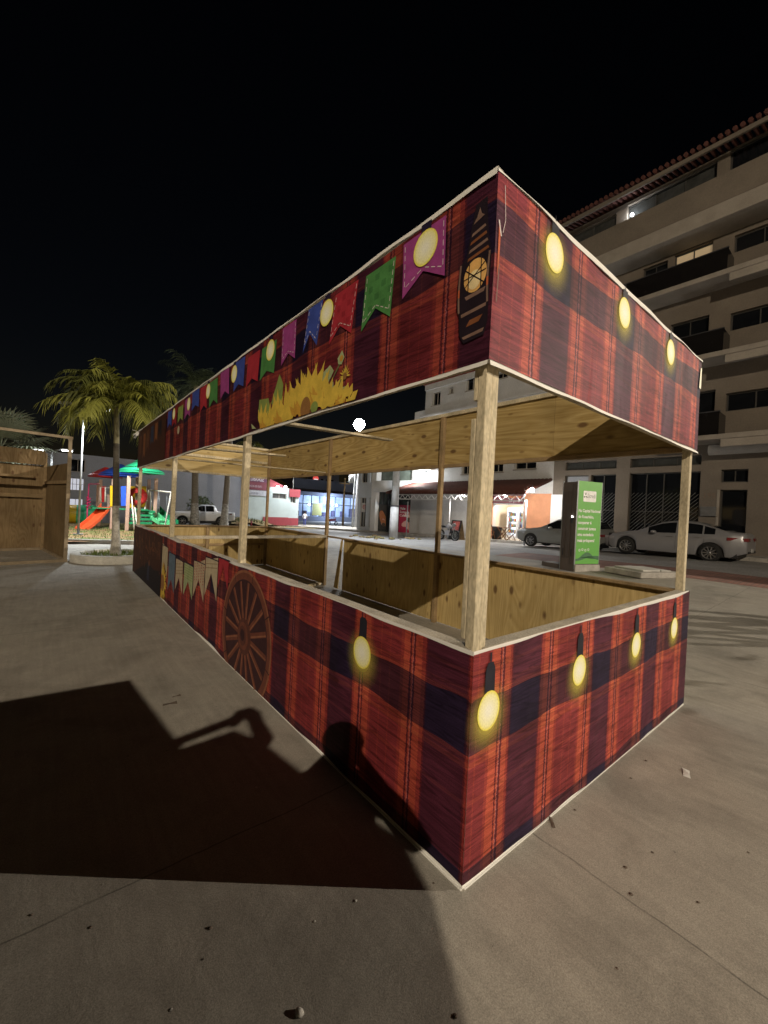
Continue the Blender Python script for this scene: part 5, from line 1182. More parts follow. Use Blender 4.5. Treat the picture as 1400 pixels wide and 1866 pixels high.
    part('bumper_trim', lambda b: b.bar((-L-.012, -lerp(hw, L-.1)*.8, .42), (-L-.012, lerp(hw, L-.1)*.8, .42), .03, .07), black, t)
    part('grille', lambda b: b.box(-.06, .02, -lerp(hw, .1)*.62, lerp(hw, .1)*.62, .34, .52), black, t)
    if plate: part('number_plate', lambda b: b.box(-L-.03, -L-.014, -.2, .2, lerp(belt, L)-.36, lerp(belt, L)-.23), mat(name+'_plate', (.5, .5, .5), .5), t)
    return t
silver = mat('silver_car_paint', (.27, .27, .29), .3, .03, 2, metal=.25, spec=.6)
grey_paint = mat('grey_car_paint', (.24, .245, .235), .35, .06, 2, metal=.35)
white_paint = mat('white_car_paint', (.74, .76, .80), .3, .04, 2)
yF, zF = fx(1087, 995, 16.5); yR, zR = fx(1371, 990, 16.5)
Ls = 4.63
yn = (yF+yR)/2+Ls/2
make_car('silver_sedan', 'silver four door sedan parked along the kerb before the beige block', 'car', (17.45, yn, gz(17.4, yn-2.3)-.0), radians(90), Ls,
    [(0, .58), (.12, .72), (.5, .85), (1.0, .89), (3.6, .89), (4.2, .84), (4.5, .76), (4.63, .70)],
    [(0, .58), (.10, .68), (.45, .80), (1.1, .93), (1.35, .97), (1.75, 1.17), (2.15, 1.35), (2.55, 1.425), (2.9, 1.43), (3.3, 1.38), (3.75, 1.23), (4.15, 1.09), (4.5, 1.08), (4.6, 1.02), (4.63, .80)],
    [(0, .56), (.10, .66), (.45, .77), (1.2, .88), (2.5, .915), (3.4, .95), (4.2, 1.0), (4.55, 1.0), (4.63, .78)], [(0, .30), (.3, .20), (4.2, .22), (4.63, .40)], [.95, 3.65], .325, silver,
    [(1.72, 2.62), (2.70, 3.42), (3.47, 3.78)], [('windscreen', 1.42, 2.28), ('rear_window', 3.25, 4.02)], handles=(2.35, 3.20))
yh = fx(939, 985, 16.3)[0]
make_car('grey_hatchback', 'old grey hatchback with roof rails parked behind the green totem', 'car', (17.1, yh, gz(17, yh-2)), radians(90), 4.0,
    [(0, .66), (.12, .76), (.5, .81), (3.6, .81), (4.0, .74)],
    [(0, .62), (.08, .74), (.5, .84), (1.15, .93), (1.3, .96), (1.75, 1.22), (2.05, 1.38), (2.6, 1.42), (3.3, 1.41), (3.7, 1.33), (3.92, 1.0), (4.0, .8)],
    [(0, .60), (.08, .72), (.5, .81), (1.2, .89), (2.5, .91), (3.6, .92), (3.95, .90), (4.0, .76)], [(0, .34), (.3, .24), (3.8, .26), (4.0, .42)], [.80, 3.22], .30, grey_paint,
    [(1.62, 2.45), (2.53, 3.15), (3.22, 3.7)], [('windscreen', 1.36, 2.02), ('rear_window', 3.7, 3.9)], handles=(2.2,), spokes=7)
xt0 = fy(308, 940, 35.6)[0]; gt = gz(xt0+2.6, 35.6)
make_car('white_pickup', 'white double cab pickup truck parked before the long grey wall', 'pickup truck', (xt0, 36.4, gt+.02), radians(180), 5.3,
    [(0, .70), (.15, .84), (.6, .92), (5.1, .92), (5.3, .90)],
    [(0, .85), (.1, 1.02), (.6, 1.10), (1.45, 1.18), (1.6, 1.2), (2.15, 1.62), (2.5, 1.78), (3.3, 1.80), (3.62, 1.74), (3.80, 1.22), (5.25, 1.20), (5.3, 1.1)],
    [(0, .82), (.1, .98), (.6, 1.06), (1.5, 1.14), (2.5, 1.17), (3.75, 1.19), (5.25, 1.19), (5.3, 1.08)], [(0, .46), (.3, .38), (5.0, .45), (5.3, .55)], [1.0, 4.1], .39, white_paint,
    [(2.0, 2.75), (2.83, 3.5)], [('windscreen', 1.65, 2.45)], handles=(2.45, 3.3), spokes=6)
# motorcycle
my, mz = fx(806, 987, 16.9); my2 = fx(828, 988, 16.9)[0]
mg = gz(16.9, my)
mc = thing('motorcycle', 'small dark motorcycle parked at the kerb beyond the stall', 'motorcycle', (16.9, (my+my2)/2, mg))
def mcf():
    a, c = my+.15, my2-.05
    mc_m = mat('motorcycle_black', (.03, .03, .034), .35); red_m = mat('motorcycle_grey', (.3, .3, .32), .4)
    for y in (a, c):
        w = part('wheel', lambda b: b.lathe([(.25, 16.87), (.30, 16.85), (.31, 16.9), (.30, 16.95), (.25, 16.93)], (0, y, mg+.31), 22, 0, 'x'), MATS['tyre_rubber'], mc)
        part('rim', lambda b: (b.lathe([(.25, 16.88), (.22, 16.9), (.25, 16.92)], (0, y, mg+.31), 22, 0, 'x'), [b.bar((16.9, y, mg+.31), (16.9, y+.24*cos(k*pi/6), mg+.31+.24*sin(k*pi/6)), .012, .012, up=(1, 0, 0)) for k in range(12)]), steel, w)
    part('frame', lambda b: (b.tube([(16.9, a, mg+.31), (16.9, a-.45, mg+.38), (16.9, a-.75, mg+.4), (16.9, c+.25, mg+.85)], .035, 8), b.tube([(16.9, a-.1, mg+.75), (16.9, c+.35, mg+.8)], .03, 8)), mc_m, mc)
    for s in (-.07, .07): part('fork', lambda b: b.tube([(16.9+s, c, mg+.31), (16.9+s, c+.22, mg+1.0)], .022, 8), steel, mc)
    part('engine', lambda b: b.box(16.78, 17.02, a-.75, a-.4, mg+.28, mg+.58), red_m, mc, .03)
    part('fuel_tank', lambda b: b.ball((16.9, (a+c)/2-.05, mg+.82), .2, sz=.7), red_m, mc); part('seat', lambda b: b.bar((16.9, a+.12, mg+.83), (16.9, (a+c)/2+.05, mg+.80), .24, .09), black, mc, .03)
    part('front_mudguard', lambda b: b.lathe([(.33, 16.83), (.34, 16.9), (.33, 16.97)], (0, c, mg+.33), 12, 0, 'x', pi*.1, pi*.8), mc_m, mc)
    part('handlebar', lambda b: b.tube([(16.55, c+.32, mg+1.08), (16.75, c+.22, mg+1.02), (17.05, c+.22, mg+1.02), (17.25, c+.32, mg+1.08)], .016, 8), steel_dark, mc)
    part('headlight', lambda b: b.ball((16.9, c+.1, mg+.93), .10), steel, mc); part('exhaust', lambda b: b.tube([(16.76, a-.6, mg+.3), (16.74, a+.2, mg+.38)], .04, 8), steel, mc)
mcf()
# red motorcycle far off
rp = at(606, 953.5, 60); rg = gz(rp.x, rp.y)
t = thing('red_motorcycle', 'tiny red motorcycle at the far end of the street', 'motorcycle', (rp.x, rp.y, rg))
for dx in (-.6, .6): part('wheel', lambda b: b.lathe([(.22, rp.y-.05), (.32, rp.y), (.22, rp.y+.05)], (rp.x+dx, 0, rg+.32), 14, 0, 'y'), MATS['tyre_rubber'], t)
part('body', lambda b: (b.bar((rp.x-.6, rp.y, rg+.75), (rp.x+.5, rp.y, rg+.85), .3, .3), b.bar((rp.x+.6, rp.y, rg+.3), (rp.x+.4, rp.y, rg+1.1), .1, .1)), red_paint, t, .05); part('handlebar', lambda b: b.bar((rp.x+.4, rp.y-.35, rg+1.1), (rp.x+.4, rp.y+.35, rg+1.1), .05, .05), steel_dark, t)

# ------------------------------------------------------------------ green totem and concrete cover
tp = at(1046, 1039, 11.2); tz = gz(tp.x, tp.y); ta = radians(-17)
tot = thing('information_totem', 'tall brown totem with a bright green printed face beside the brick paving', 'sign', (tp.x, tp.y, tz), ta)
TW, TD, TH = .92, .50, 2.52
totem_brown = mat('totem_brown', (.105, .085, .072), .5, .12, 2)
part('cabinet', lambda b: b.box(.0, TW, .012, TD, .0, TH-.03), totem_brown, tot, .008)
part('side_panel', lambda b: (b.box(-.012, -.001, .06, .17, .2, TH-.1), b.box(-.012, -.001, .20, .34, .35, TH-.3), b.box(-.012, -.001, .37, .46, .35, TH-.3)), mat('totem_brown_dark', (.08, .064, .055), .5, .15, 3), tot)
part('side_slot', lambda b: (b.box(-.016, -.012, .10, .13, .42, .62), b.box(-.016, -.012, .39, .42, .42, .62)), black, tot)
part('edge_trim', lambda b: (b.box(-.015, .03, -.004, .011, .08, TH), b.box(TW-.012, TW+.004, -.004, .011, .22, TH), b.box(-.01, .03, TD+.001, TD+.02, 0, TH)), steel, tot)
part('plinth', lambda b: b.box(.01, TW+.02, -.035, .01, .0, .20), kerb_m, tot, .01)
part('printed_face', lambda b: b.box(.032, TW-.014, -.003, .010, .22, TH-.005), mat('totem_green', (.13, .40, .075), .45, .05, 2), tot)
part('lower_wave', lambda b: b.poly([(.034, -.006, .235)]+[(.034+(TW-.052)*k/24, -.006, .30+.15*(.5-.5*cos(pi*k/24*1.15))) for k in range(25)]+[(.034+(TW-.052)*k/24, -.006, .50-.03*k/24+.10*sin(2.1*pi*k/24-1.7)-.04) for k in range(24, -1, -1)]), mat('totem_wave_green', (.06, .16, .075), .5), tot)
part('logo_tile', lambda b: b.prism([(.24+.03*cos(a)+x, 1.98+.03*sin(a)+z) for x, z, a in [(.42, .24, q*pi/8) for q in range(5)]+[(0, .24, pi/2+q*pi/8) for q in range(5)]+[(0, 0, pi+q*pi/8) for q in range(5)]+[(.42, 0, 1.5*pi+q*pi/8) for q in range(5)]], -.004, 0, 'y', -.0035), mat('totem_white', (.80, .80, .80), .5), tot)
def logo(b):
    add_text(b, 'Sicredi', .17, lambda a, c: (.36+a, -.0085, 2.06+c), 0, .30)
    for k in range(3):
        a = pi/2+k*2*pi/3; b.lathe([(.0, -.0085), (.022, -.0085)], (.29+.035*cos(a), 0, 2.11+.045*sin(a)), 12, 0, 'y')
        b.prism([(.29+.035*cos(a)+.03*cos(a+q), 2.11+.045*sin(a)+.03*sin(a+q)) for q in (-.9, -.3, .3, .9)]+[(.29+.035*cos(a)+.042*cos(a+q), 2.11+.045*sin(a)+.042*sin(a+q)) for q in (.9, .3, -.3, -.9)], -.0005, 0, 'y', -.0085)
part('logo', logo, mat('logo_grey', (.10, .12, .11), .5), tot)
def lines(b):
    for k, (tx, w) in enumerate((('Na Capital Nacional', .82), ('do Rosarinho,', .58), ('cooperar é', .50), ('construir juntos', .68), ('uma sociedade', .60), ('mais próspera!', .64))):
        add_text(b, tx, .115, lambda a, c, k=k: (.06+a, -.0075, 1.66-.165*k+c), 0, w, .003)
part('lettering', lines, MATS['totem_white'], tot)
part('social_icons', lambda b: [b.lathe([(.022, -.0075), (.034, -.0075)], (.16+.11*k, 0, .60+.02*(k % 2)), 12, 0, 'y') for k in range(4)], MATS['totem_white'], tot)
part('indicator_lamp', lambda b: b.ball((-.02, .13, 1.52), .016), bulb_white, tot); part('lock_plate', lambda b: b.box(-.022, -.0125, .09, .17, 1.34, 1.48), steel_dark, tot)
part('rear_foot', lambda b: b.box(.05, .5, TD+.03, TD+.75, .0, .13), totem_brown, tot)
sq = [at(1110, 1043, 11.0), at(1190, 1056, 10.0)]
sc = at(1170, 1047, 10.9); sz_ = gz(sc.x, sc.y)
cs = thing('concrete_cover', 'low pale concrete slab cover lying on the paving right of the totem', 'slab', (sc.x, sc.y, sz_), radians(-20))
part('slab', lambda b: b.box(-.72, .72, -.55, .55, .0, .15), kerb_m, cs, .02); part('lid', lambda b: (b.box(-.5, .1, -.42, .42, .151, .19), b.box(.16, .5, -.42, .42, .151, .18)), mat('lid_concrete', (.42, .41, .38), .85, .2, 4), cs, .01)

# ------------------------------------------------------------------ playground
PG = 'playground'
wood_post = mat('play_post_plastic', (.42, .27, .20), .6, .15, 3); col_m = {k: mat('play_'+k, v, .4, .1, 3) for k, v in dict(red=(.55, .03, .03), blue=(.03, .09, .5), green=(.03, .45, .2), dark_green=(.02, .22, .09), orange=(.72, .10, .03), yellow=(.70, .45, .02), pink=(.5, .03, .12), white=(.55, .5, .42), lime=(.12, .5, .22)).items()}
pt = thing('playground_tower', 'colourful playground tower with red, blue and green roofs and an orange slide', 'playground', (1.0, 20.8, .09))
def P4(px, py, t=19.0): return at(px, py, t)
zg_ = .09
def ppost(px, y, z1, t=19.0):
    p = at(px, 960, t); part('post', lambda b: b.box(p.x-.07, p.x+.07, p.y-.07, p.y+.07, zg_, z1), wood_post, pt, .015); return p
A1 = ppost(180, 0, 2.4, 20.2); A2 = ppost(203, 0, 2.4, 18.8); A3 = ppost(176, 0, 2.3, 21.5); B1 = ppost(231, 0, 2.55, 18.2); B2 = ppost(247, 0, 2.6, 19.6); C1 = ppost(268, 0, 2.55, 20.5); C2 = ppost(281, 0, 2.55, 19.3)
def roof(px, py, t, w, h, m, scallop=False):
    p = at(px, py, t); b = MB(); n = 4
    cs_ = [(p.x+w*cos(a), p.y+w*sin(a)) for a in [.35+pi/4+k*pi/2 for k in range(4)]]
    for k in range(4):
        a, c = cs_[k], cs_[(k+1) % 4]
        for r in range(3 if scallop else 1):
            f0, f1 = (r/3, (r+1)/3) if scallop else (0, .92)
            Lp = lambda q, f, dz=0: (q[0]+(p.x-q[0])*f, q[1]+(p.y-q[1])*f, p.z+h*f+dz)
            b.poly([Lp(a, f0, .03*(r == 0)), Lp(c, f0, .03*(r == 0)), Lp(c, f1, -.04 if scallop else 0), Lp(a, f1, -.04 if scallop else 0)])
        b.poly([(a[0], a[1], p.z-.06), (c[0], c[1], p.z-.06), (c[0], c[1], p.z), (a[0], a[1], p.z)])
    b.build('roof', m, pt)
roof(192, 868, 20.6, .78, .50, col_m['red']); roof(219, 866, 19.6, .92, .58, col_m['blue']); roof(257, 860, 18.6, .98, .68, col_m['green'], True)
def deck(px, py, t, w): 
    p = at(px, py, t); part('deck', lambda b: b.box(p.x-w, p.x+w, p.y-w, p.y+w, p.z-.05, p.z), col_m['dark_green'], pt)
deck(195, 925, 19.5, .6); deck(240, 927, 18.8, .6); deck(270, 930, 19.8, .5)
def slide(px0, py0, t0, px1, py1, t1, w, m, name='slide'):
    a, c = at(px0, py0, t0), at(px1, py1, t1); b = MB(); d = (c-a); s_ = Vector((-d.y, d.x, 0)).normalized()*w/2; N_ = 10
    pts = [a+d*(k/N_)+Vector((0, 0, -.10*sin(pi*k/N_))) for k in range(N_+1)]
    for k in range(N_):
        p, q = pts[k], pts[k+1]; b.poly([p+s_, q+s_, q-s_, p-s_])
        for g in (1, -1): b.poly([p+s_*g, q+s_*g, q+s_*g+Vector((0, 0, .17)), p+s_*g+Vector((0, 0, .17))]); b.poly([p+s_*g*1.15, q+s_*g*1.15, q+s_*g*1.15+Vector((0, 0, .17)), p+s_*g*1.15+Vector((0, 0, .17))]); b.poly([p+s_*g+Vector((0, 0, .17)), q+s_*g+Vector((0, 0, .17)), q+s_*g*1.15+Vector((0, 0, .17)), p+s_*g*1.15+Vector((0, 0, .17))])
    return b.build(name, m, pt, recalc=False)
slide(194, 924, 19.3, 147, 968, 17.9, .5, col_m['orange']); slide(271, 931, 19.5, 301, 956, 18.6, .45, col_m['lime']); slide(284, 928, 20.0, 318, 955, 19.4, .4, col_m['dark_green'])
def panel(px0, py0, px1, py1, t, m, name='panel', t1=None, th=.04):
    a, c = at(px0, py1, t), at(px1, py1, t1 or t); h = at(px0, py0, t).z-a.z
    part(name, lambda b: b.bar((a.x, a.y, a.z+h/2), (c.x, c.y, c.z+h/2), th, h), m, pt, .01)
panel(200, 885, 210, 923, 18.7, col_m['yellow']); panel(220, 886, 229, 922, 18.4, col_m['blue']); panel(235, 886, 266, 925, 19.9, col_m['yellow']); panel(185, 886, 192, 915, 20.0, col_m['red']); panel(195, 900, 199, 925, 19.6, wood_post)
p = at(250, 905, 18.9); part('climbing_disc', lambda b: b.lathe([(.18, p.y-.03), (.42, p.y-.03), (.42, p.y+.03), (.18, p.y+.03), (.18, p.y-.03)], (p.x, 0, p.z), 24, 0, 'y'), col_m['red'], pt)
def steps(b):
    for k in range(4):
        p = at(262-2*k, 930+7*k, 18.9-.12*k); b.box(p.x-.45, p.x+.45, p.y-.15, p.y+.15, p.z-.10, p.z)
part('steps', steps, col_m['dark_green'], pt)
def tubes(nm, pts, m, r=.022): part(nm, lambda b: b.tube(pts, r, 8), m, pt)
tubes('fire_pole', [at(180, 882, 20), at(162, 882, 19.6), at(160, 925, 19.6)], col_m['pink'], .03); tubes('fire_pole', [at(160, 905, 19.6), at(158, 962, 19.4)], col_m['pink'], .03)
p = at(161, 917, 19.5); part('spiral', lambda b: b.tube([(p.x+.09*cos(k*.8), p.y+.09*sin(k*.8), p.z-.25+.02*k) for k in range(28)], .02, 6), col_m['pink'], pt)
for a in ((183, 914, 183, 888, 192, 888, 193, 915), (191, 916, 192, 889, 203, 889, 203, 905)): tubes('guard_rail', [at(a[i], a[i+1], 19.2) for i in range(0, 8, 2)], col_m['white'])
tubes('ladder_rail', [at(240, 905, 18.2), at(245, 965, 17.6)], col_m['white'], .03); tubes('ladder_rail', [at(246, 925, 18.2), at(251, 968, 17.6)], col_m['white'], .03)
# crawl tunnel
tn = thing('crawl_tunnel', 'yellow and green crawl tunnel lying on the lawn left of the orange slide', 'playground', (-.5, 23, .09))
a, c = at(112, 946, 21.5), at(186, 937, 22.5); a.z = c.z = .55
m_ = a.lerp(c, .36)
part('ring', lambda b: b.tube([a, a.lerp(m_, .5), m_], [.42, .50, .50], 18, cap=False), col_m['yellow'], tn); part('ring', lambda b: b.tube([m_, m_.lerp(c, .5), c], [.505, .52, .46], 18, cap=False), col_m['green'], tn)
part('foot', lambda b: [b.box(q.x-.12, q.x+.12, q.y-.12, q.y+.12, .09, .2) for q in (a.lerp(c, .2), a.lerp(c, .8))], col_m['dark_green'], tn)
# swing frame
sw = thing('swing_frame', 'cream metal swing frame right of the playground tower', 'playground', (2.8, 19.5, .09))
a, c = at(272, 893, 19.5), at(313, 897, 18.5)
for q in (a, c):
    for dx, dy in ((-.35, -.45), (.35, .45)): part('leg', lambda b: b.tube([(q.x+dx, q.y+dy, .0), (q.x+dx*.1, q.y+dy*.1, q.z)], .03, 8), col_m['white'], sw)
part('top_bar', lambda b: b.tube([a, c], .035, 8), col_m['white'], sw)
for f in (.3, .62):
    q = a.lerp(c, f); st_ = part('swing_seat', lambda b: b.box(q.x-.2, q.x+.2, q.y-.08, q.y+.08, .55, .59), black, sw)
    for s in (-.18, .18): part('chain', lambda b: b.tube([(q.x+s, q.y, .58), (q.x+s, q.y, q.z)], .010, 5), steel, st_)
# double lamp in front of it
lamp_post('double_lamp', 'slim double armed park lamp standing in front of the playground', (-.62, 18.28, .08), 4.85, [(-.28, .22, .10), (.42, -.34, -.02)], 2900, (.92, .97, 1), .045, r=.12, size=.13, on=(1,), spot=2.45)
q = at(95, 824, 22)
lamp_post('double_lamp', 'distant white double lamp seen through the bare stall', (q.x, q.y, gz(q.x, q.y)), q.z-gz(q.x, q.y)+.1, [(-.3, .1, .0), (.35, -.1, .08)], 60, (.92, .97, 1), .06, r=.12, size=.22, spot=2.6)
q = at(107, 838, 46); t = thing('wall_lamp', 'tiny distant white lamp low beside the distant double lamp', 'lamp', (q.x, q.y, q.z)); part('lens', lambda b: b.ball(q, .12), bulb_far, t); part('bracket', lambda b: b.tube([(q.x, q.y+.1, gz(q.x, q.y)), (q.x, q.y+.1, q.z)], .04, 6), steel, t)
# tufts on the lawn
b = MB()
for k in range(2600):
    x = random.uniform(-2.5, 3.4); y = random.uniform(15.6, 24); h = random.uniform(.03, .09); a = random.uniform(0, 2*pi); w = .012
    b.poly([(x-w*cos(a), y-w*sin(a), .088), (x+w*cos(a), y+w*sin(a), .088), (x+random.uniform(-.04, .04), y+random.uniform(-.04, .04), .09+h)])
tag(b.build('grass', mat('grass_blade', (.11, .15, .03), .8, .4, 3), recalc=False), 'short patchy grass on the playground lawn', 'grass', kind='stuff')
# weedy mound
def mound():
    b = MB(); a = at(440, 946, 40); c = at(545, 956, 40); n = 40; mm = 8
    for i in range(n+1):
        for j in range(mm+1):
            f = i/n; g = j/mm; x = 10.0+8.2*f; y = 37.2+2.4*g
            h = sin(pi*min(f*1.25, 1))*.95*sin(pi*min(g*.9+.1, 1))*(1-.5*f)+.10*sin(x*3+y*2)*sin(pi*f)
            b.v.append((x, y, gz(x, y)+max(h, 0)+.04))
    for i in range(n):
        for j in range(mm):
            A = i*(mm+1)+j; b.f.append([A, A+mm+1, A+mm+2, A+1]); b.m.append(0); b.sm.add(len(b.f)-1)
    for k in range(1500):
        f = random.random()**1.2; x = 10.2+7.6*f; y = 37.2+2.4*random.random()
        h0 = gz(x, y)+sin(pi*min(f*1.25, 1))*.8*(1-.5*f); h = random.uniform(.1, .45)*(1-.5*f); a = random.uniform(0, 6.3); w = .03
        b.poly([(x-w*cos(a), y-w*sin(a), h0-.15), (x+w*cos(a), y+w*sin(a), h0-.15), (x+random.uniform(-.15, .15), y+random.uniform(-.15, .15), h0+h)], 1)
    tag(b.build('weeds', [lot_m, mat('weed_leaf', (.055, .075, .025), .85, .4, 2)], recalc=False), 'weedy earth mound by the pale shop wall', 'weeds', kind='stuff')
mound()
for k, px in enumerate((446, 458)):
    q = at(px, 956, 37); g = gz(q.x, q.y); t = thing('short_post', ('left short rusty red post at the lot edge', 'right short rusty red post at the lot edge')[k], 'post', (q.x, q.y, g)); part('stake', lambda b: b.tube([(q.x, q.y, g), (q.x, q.y, g+.5)], .07, 8), red_paint, t); part('top_cap', lambda b: b.ball((q.x, q.y, g+.5), .075), red_paint, t)

# ------------------------------------------------------------------ palms
trunk_m = mat('palm_trunk', (.20, .17, .13), .85, .3, 7, bump=.4, stretch=(1, 1, 4), fine=.2)
trunk_dark = mat('palm_trunk_dark', (.075, .065, .05), .85, .3, 7, bump=.3, stretch=(1, 1, 4)); lime_wash = mat('lime_wash', (.34, .32, .28), .9, .6, 7, fine=.3); crownshaft = mat('palm_crownshaft', (.30, .27, .16), .7, .2, 4)
leaf_a = mat('palm_leaf', (.23, .24, .045), .6, .35, 2.5); leaf_d = mat('palm_leaf_dark', (.10, .13, .055), .7, .35, 2); leaf_s = mat('fan_leaf_silver', (.11, .125, .085), .7, .3, 3)
def frond(b, c, az, el, L, droop, n, ll, hang, m=0, twist=0.0):
    """feather frond: arching rachis with two rows of leaflets"""
    d = Vector((cos(az), sin(az), 0)); pts = []; p = Vector(c); e = el
    for k in range(n+1):
        pts.append(p.copy()); st = L/n; p = p+(d*cos(e)+Vector((0, 0, sin(e))))*st; e -= droop/n*(1+k/n)
    side = Vector((-sin(az), cos(az), 0))
    b.tube(pts, [.022*(1-.85*k/n) for k in range(n+1)], 4, m, cap=False)
    for k in range(1, n):
        for q in (0, .5):
            f = (k+q)/n; p = pts[k].lerp(pts[k+1], q); t = (pts[k+1]-pts[k]).normalized()
            ln = ll*(.45+.55*sin(pi*min(f*.95+.08, 1)))*random.uniform(.65, 1.2)
            for s in (-1, 1):
                o = (side*s*.75+t*.75+Vector((0, 0, random.uniform(-.1, .25)))).normalized()
                mid = p+o*ln*.5+Vector((0, 0, -hang*ln*.22)); tip = p+o*ln*.8+Vector((0, 0, -hang*ln*.72*random.uniform(.7, 1.2)))
                w = t*.021
                b.poly([p-w, p+w, mid+w*.9, mid-w*.9], m); b.poly([mid-w*.9, mid+w*.9, tip], m)
def palm(name, label, base, h, lean, fr, L, ll, droop, hang, leaf, r=.14, wash=1.2, n=11, dark=None, elr=(-.1, 1.1), azs=None, group=None):
    t = thing(name, label, 'palm tree', base, 0, group)
    B_ = Vector(base); T_ = B_+Vector((lean[0], lean[1], h))
    pts = [B_.lerp(T_, k/12)+Vector((0, 0, 0)) for k in range(13)]
    rad = [r*(1.55 if k == 0 else 1.15 if k == 1 else 1-.03*k) for k in range(13)]
    b = MB(); kw = max(1, round(12*wash/h)); kd = round(12*.78)
    b.tube(pts[:kw+1], rad[:kw+1], 14, 1, cap=False); b.tube(pts[kw:kd+1], rad[kw:kd+1], 14, 0 if dark is None else 3, cap=False); b.tube(pts[kd:], rad[kd:], 14, 2, cap=False)
    b.build('trunk', [trunk_m, lime_wash, crownshaft, trunk_dark], t)
    b = MB()
    for k in range(fr):
        az = azs[k % len(azs)]+random.uniform(-.3, .3) if azs else 2*pi*k*.381966+random.uniform(-.2, .2)
        el = elr[0]+(elr[1]-elr[0])*random.random()
        frond(b, T_+Vector((0, 0, -.05)), az, el, L*random.uniform(.7, 1.12), droop*random.uniform(.6, 1.2), n, ll, hang*random.uniform(.55, 1.25), 0 if random.random() < .6 else 1)
    b.build('crown', leaf, t, recalc=False); return t
leaf_b = mat('palm_leaf_shade', (.075, .085, .018), .6, .35, 2.5); leaf_e = mat('palm_leaf_darker', (.028, .042, .018), .7, .35, 2)
random.seed(21)
pb = (-.13, 11.18, .12)
rt = atan2(RX.y, RX.x)
azs = [rt+pi+.15, rt+pi-.35, rt+pi+.6, rt+.1, rt-.3, rt+.35, rt+pi+.3, rt, rt+1.4, rt-1.4, rt+pi-.1, rt+.5, rt-.6, rt-1.57, rt-1.2, rt-1.9]
palm('plaza_palm', 'palm with yellow green drooping fronds and a whitewashed foot, in the round planter', pb, 3.75, (-.12, .0), 42, 1.65, .60, 1.45, 1.0, (leaf_a, leaf_b), .088, 1.35, 13, True, (.15, 1.4), azs)
pl = thing('round_planter', 'low round white kerbed planter at the foot of the plaza palm', 'planter', (-.13, 11.18, 0))
part('kerb_ring', lambda b: b.lathe([(.93, .0), (.93, .17), (.90, .19), (.76, .19), (.73, .17), (.73, .0)], (-.13, 11.18, 0), 40), white_kerb, pl); part('soil', lambda b: b.lathe([(.001, .13), (.75, .12)], (-.13, 11.18, 0), 30), soil, pl)
b = MB()
for k in range(260):
    a = random.uniform(0, 6.3); q = .7*sqrt(random.random()); x, y = -.13+q*cos(a), 11.18+q*sin(a); w = .012
    b.poly([(x-w, y, .12), (x+w, y, .12), (x+random.uniform(-.06, .06), y+random.uniform(-.06, .06), .16+random.random()*.09)])
b.build('ground_cover', MATS['grass_blade'], pl, recalc=False)
q = at(355, 953, 31); g = gz(q.x, q.y); palm('tall_palm', 'tall dark palm with whitewashed trunk before the pickup cab, left of its neighbour', (q.x, q.y, g), 10.6, (-.35, .0), 30, 3.0, 1.1, 1.3, .55, (leaf_d, leaf_e), .26, 1.75, 11, None, (-.2, 1.4), group='tall palms before the pickup')
q = at(408, 957, 32.5); g = gz(q.x, q.y); palm('tall_palm', 'tall palm with a whitewashed trunk before the rear of the white pickup', (q.x, q.y, g), 11.0, (.4, .3), 24, 2.6, 1.0, 1.5, .55, (leaf_d, leaf_e), .24, 1.75, 11, None, (0, 1.4), group='tall palms before the pickup')
q = at(441, 958, 27); g = gz(q.x, q.y); palm('small_palm', 'smaller lit palm crown showing just under the banner beside the middle post', (q.x, q.y, g), 5.6, (.5, .1), 14, 1.5, .6, 2.2, .8, (leaf_a, leaf_b), .15, 1.2, 9, None, (-.3, .8))
# silver fan palm behind the bare stall
def fan_palm(name, label, base, h, n, R_, m):
    t = thing(name, label, 'palm tree', base); T_ = Vector(base)+Vector((0, 0, h))
    part('trunk', lambda b: b.tube([Vector(base)-Vector((0, 0, .1)), T_], [.22, .17], 12), trunk_m, t)
    b = MB()
    for k in range(n):
        az = 2*pi*k*.381966; el = radians(-35+115*((k*7) % n)/n); d = Vector((cos(az)*cos(el), sin(az)*cos(el), sin(el))); c = T_+d*R_*.55
        b.tube([T_, T_+d*R_*.3+Vector((0, 0, .05)), c], .018, 4, 0, cap=False)
        s_ = d.cross(Vector((0, 0, 1)));  s_ = s_.normalized() if s_.length > .1 else Vector((1, 0, 0)); u_ = s_.cross(d)
        for j in range(22):
            a = -1.9+3.8*j/21; dr_ = (d*cos(a)+s_*sin(a)).normalized(); l = R_*.62*(1-.18*abs(a)/1.9)*random.uniform(.9, 1.08)
            mid = c+dr_*l*.6+u_*.05; tip = c+dr_*l+Vector((0, 0, -.16*l)); w = (s_*cos(a)-d*sin(a))*.034
            b.poly([c-w*.4, c+w*.4, mid+w, mid-w]); b.poly([mid-w, mid+w, tip])
    b.build('crown', m, t, recalc=False)
q = at(-6, 960, 15.5); fan_palm('fan_palm', 'silvery fan palm behind the bare stall at the left edge', (q.x, q.y, 0), 3.15, 26, 1.75, leaf_s)
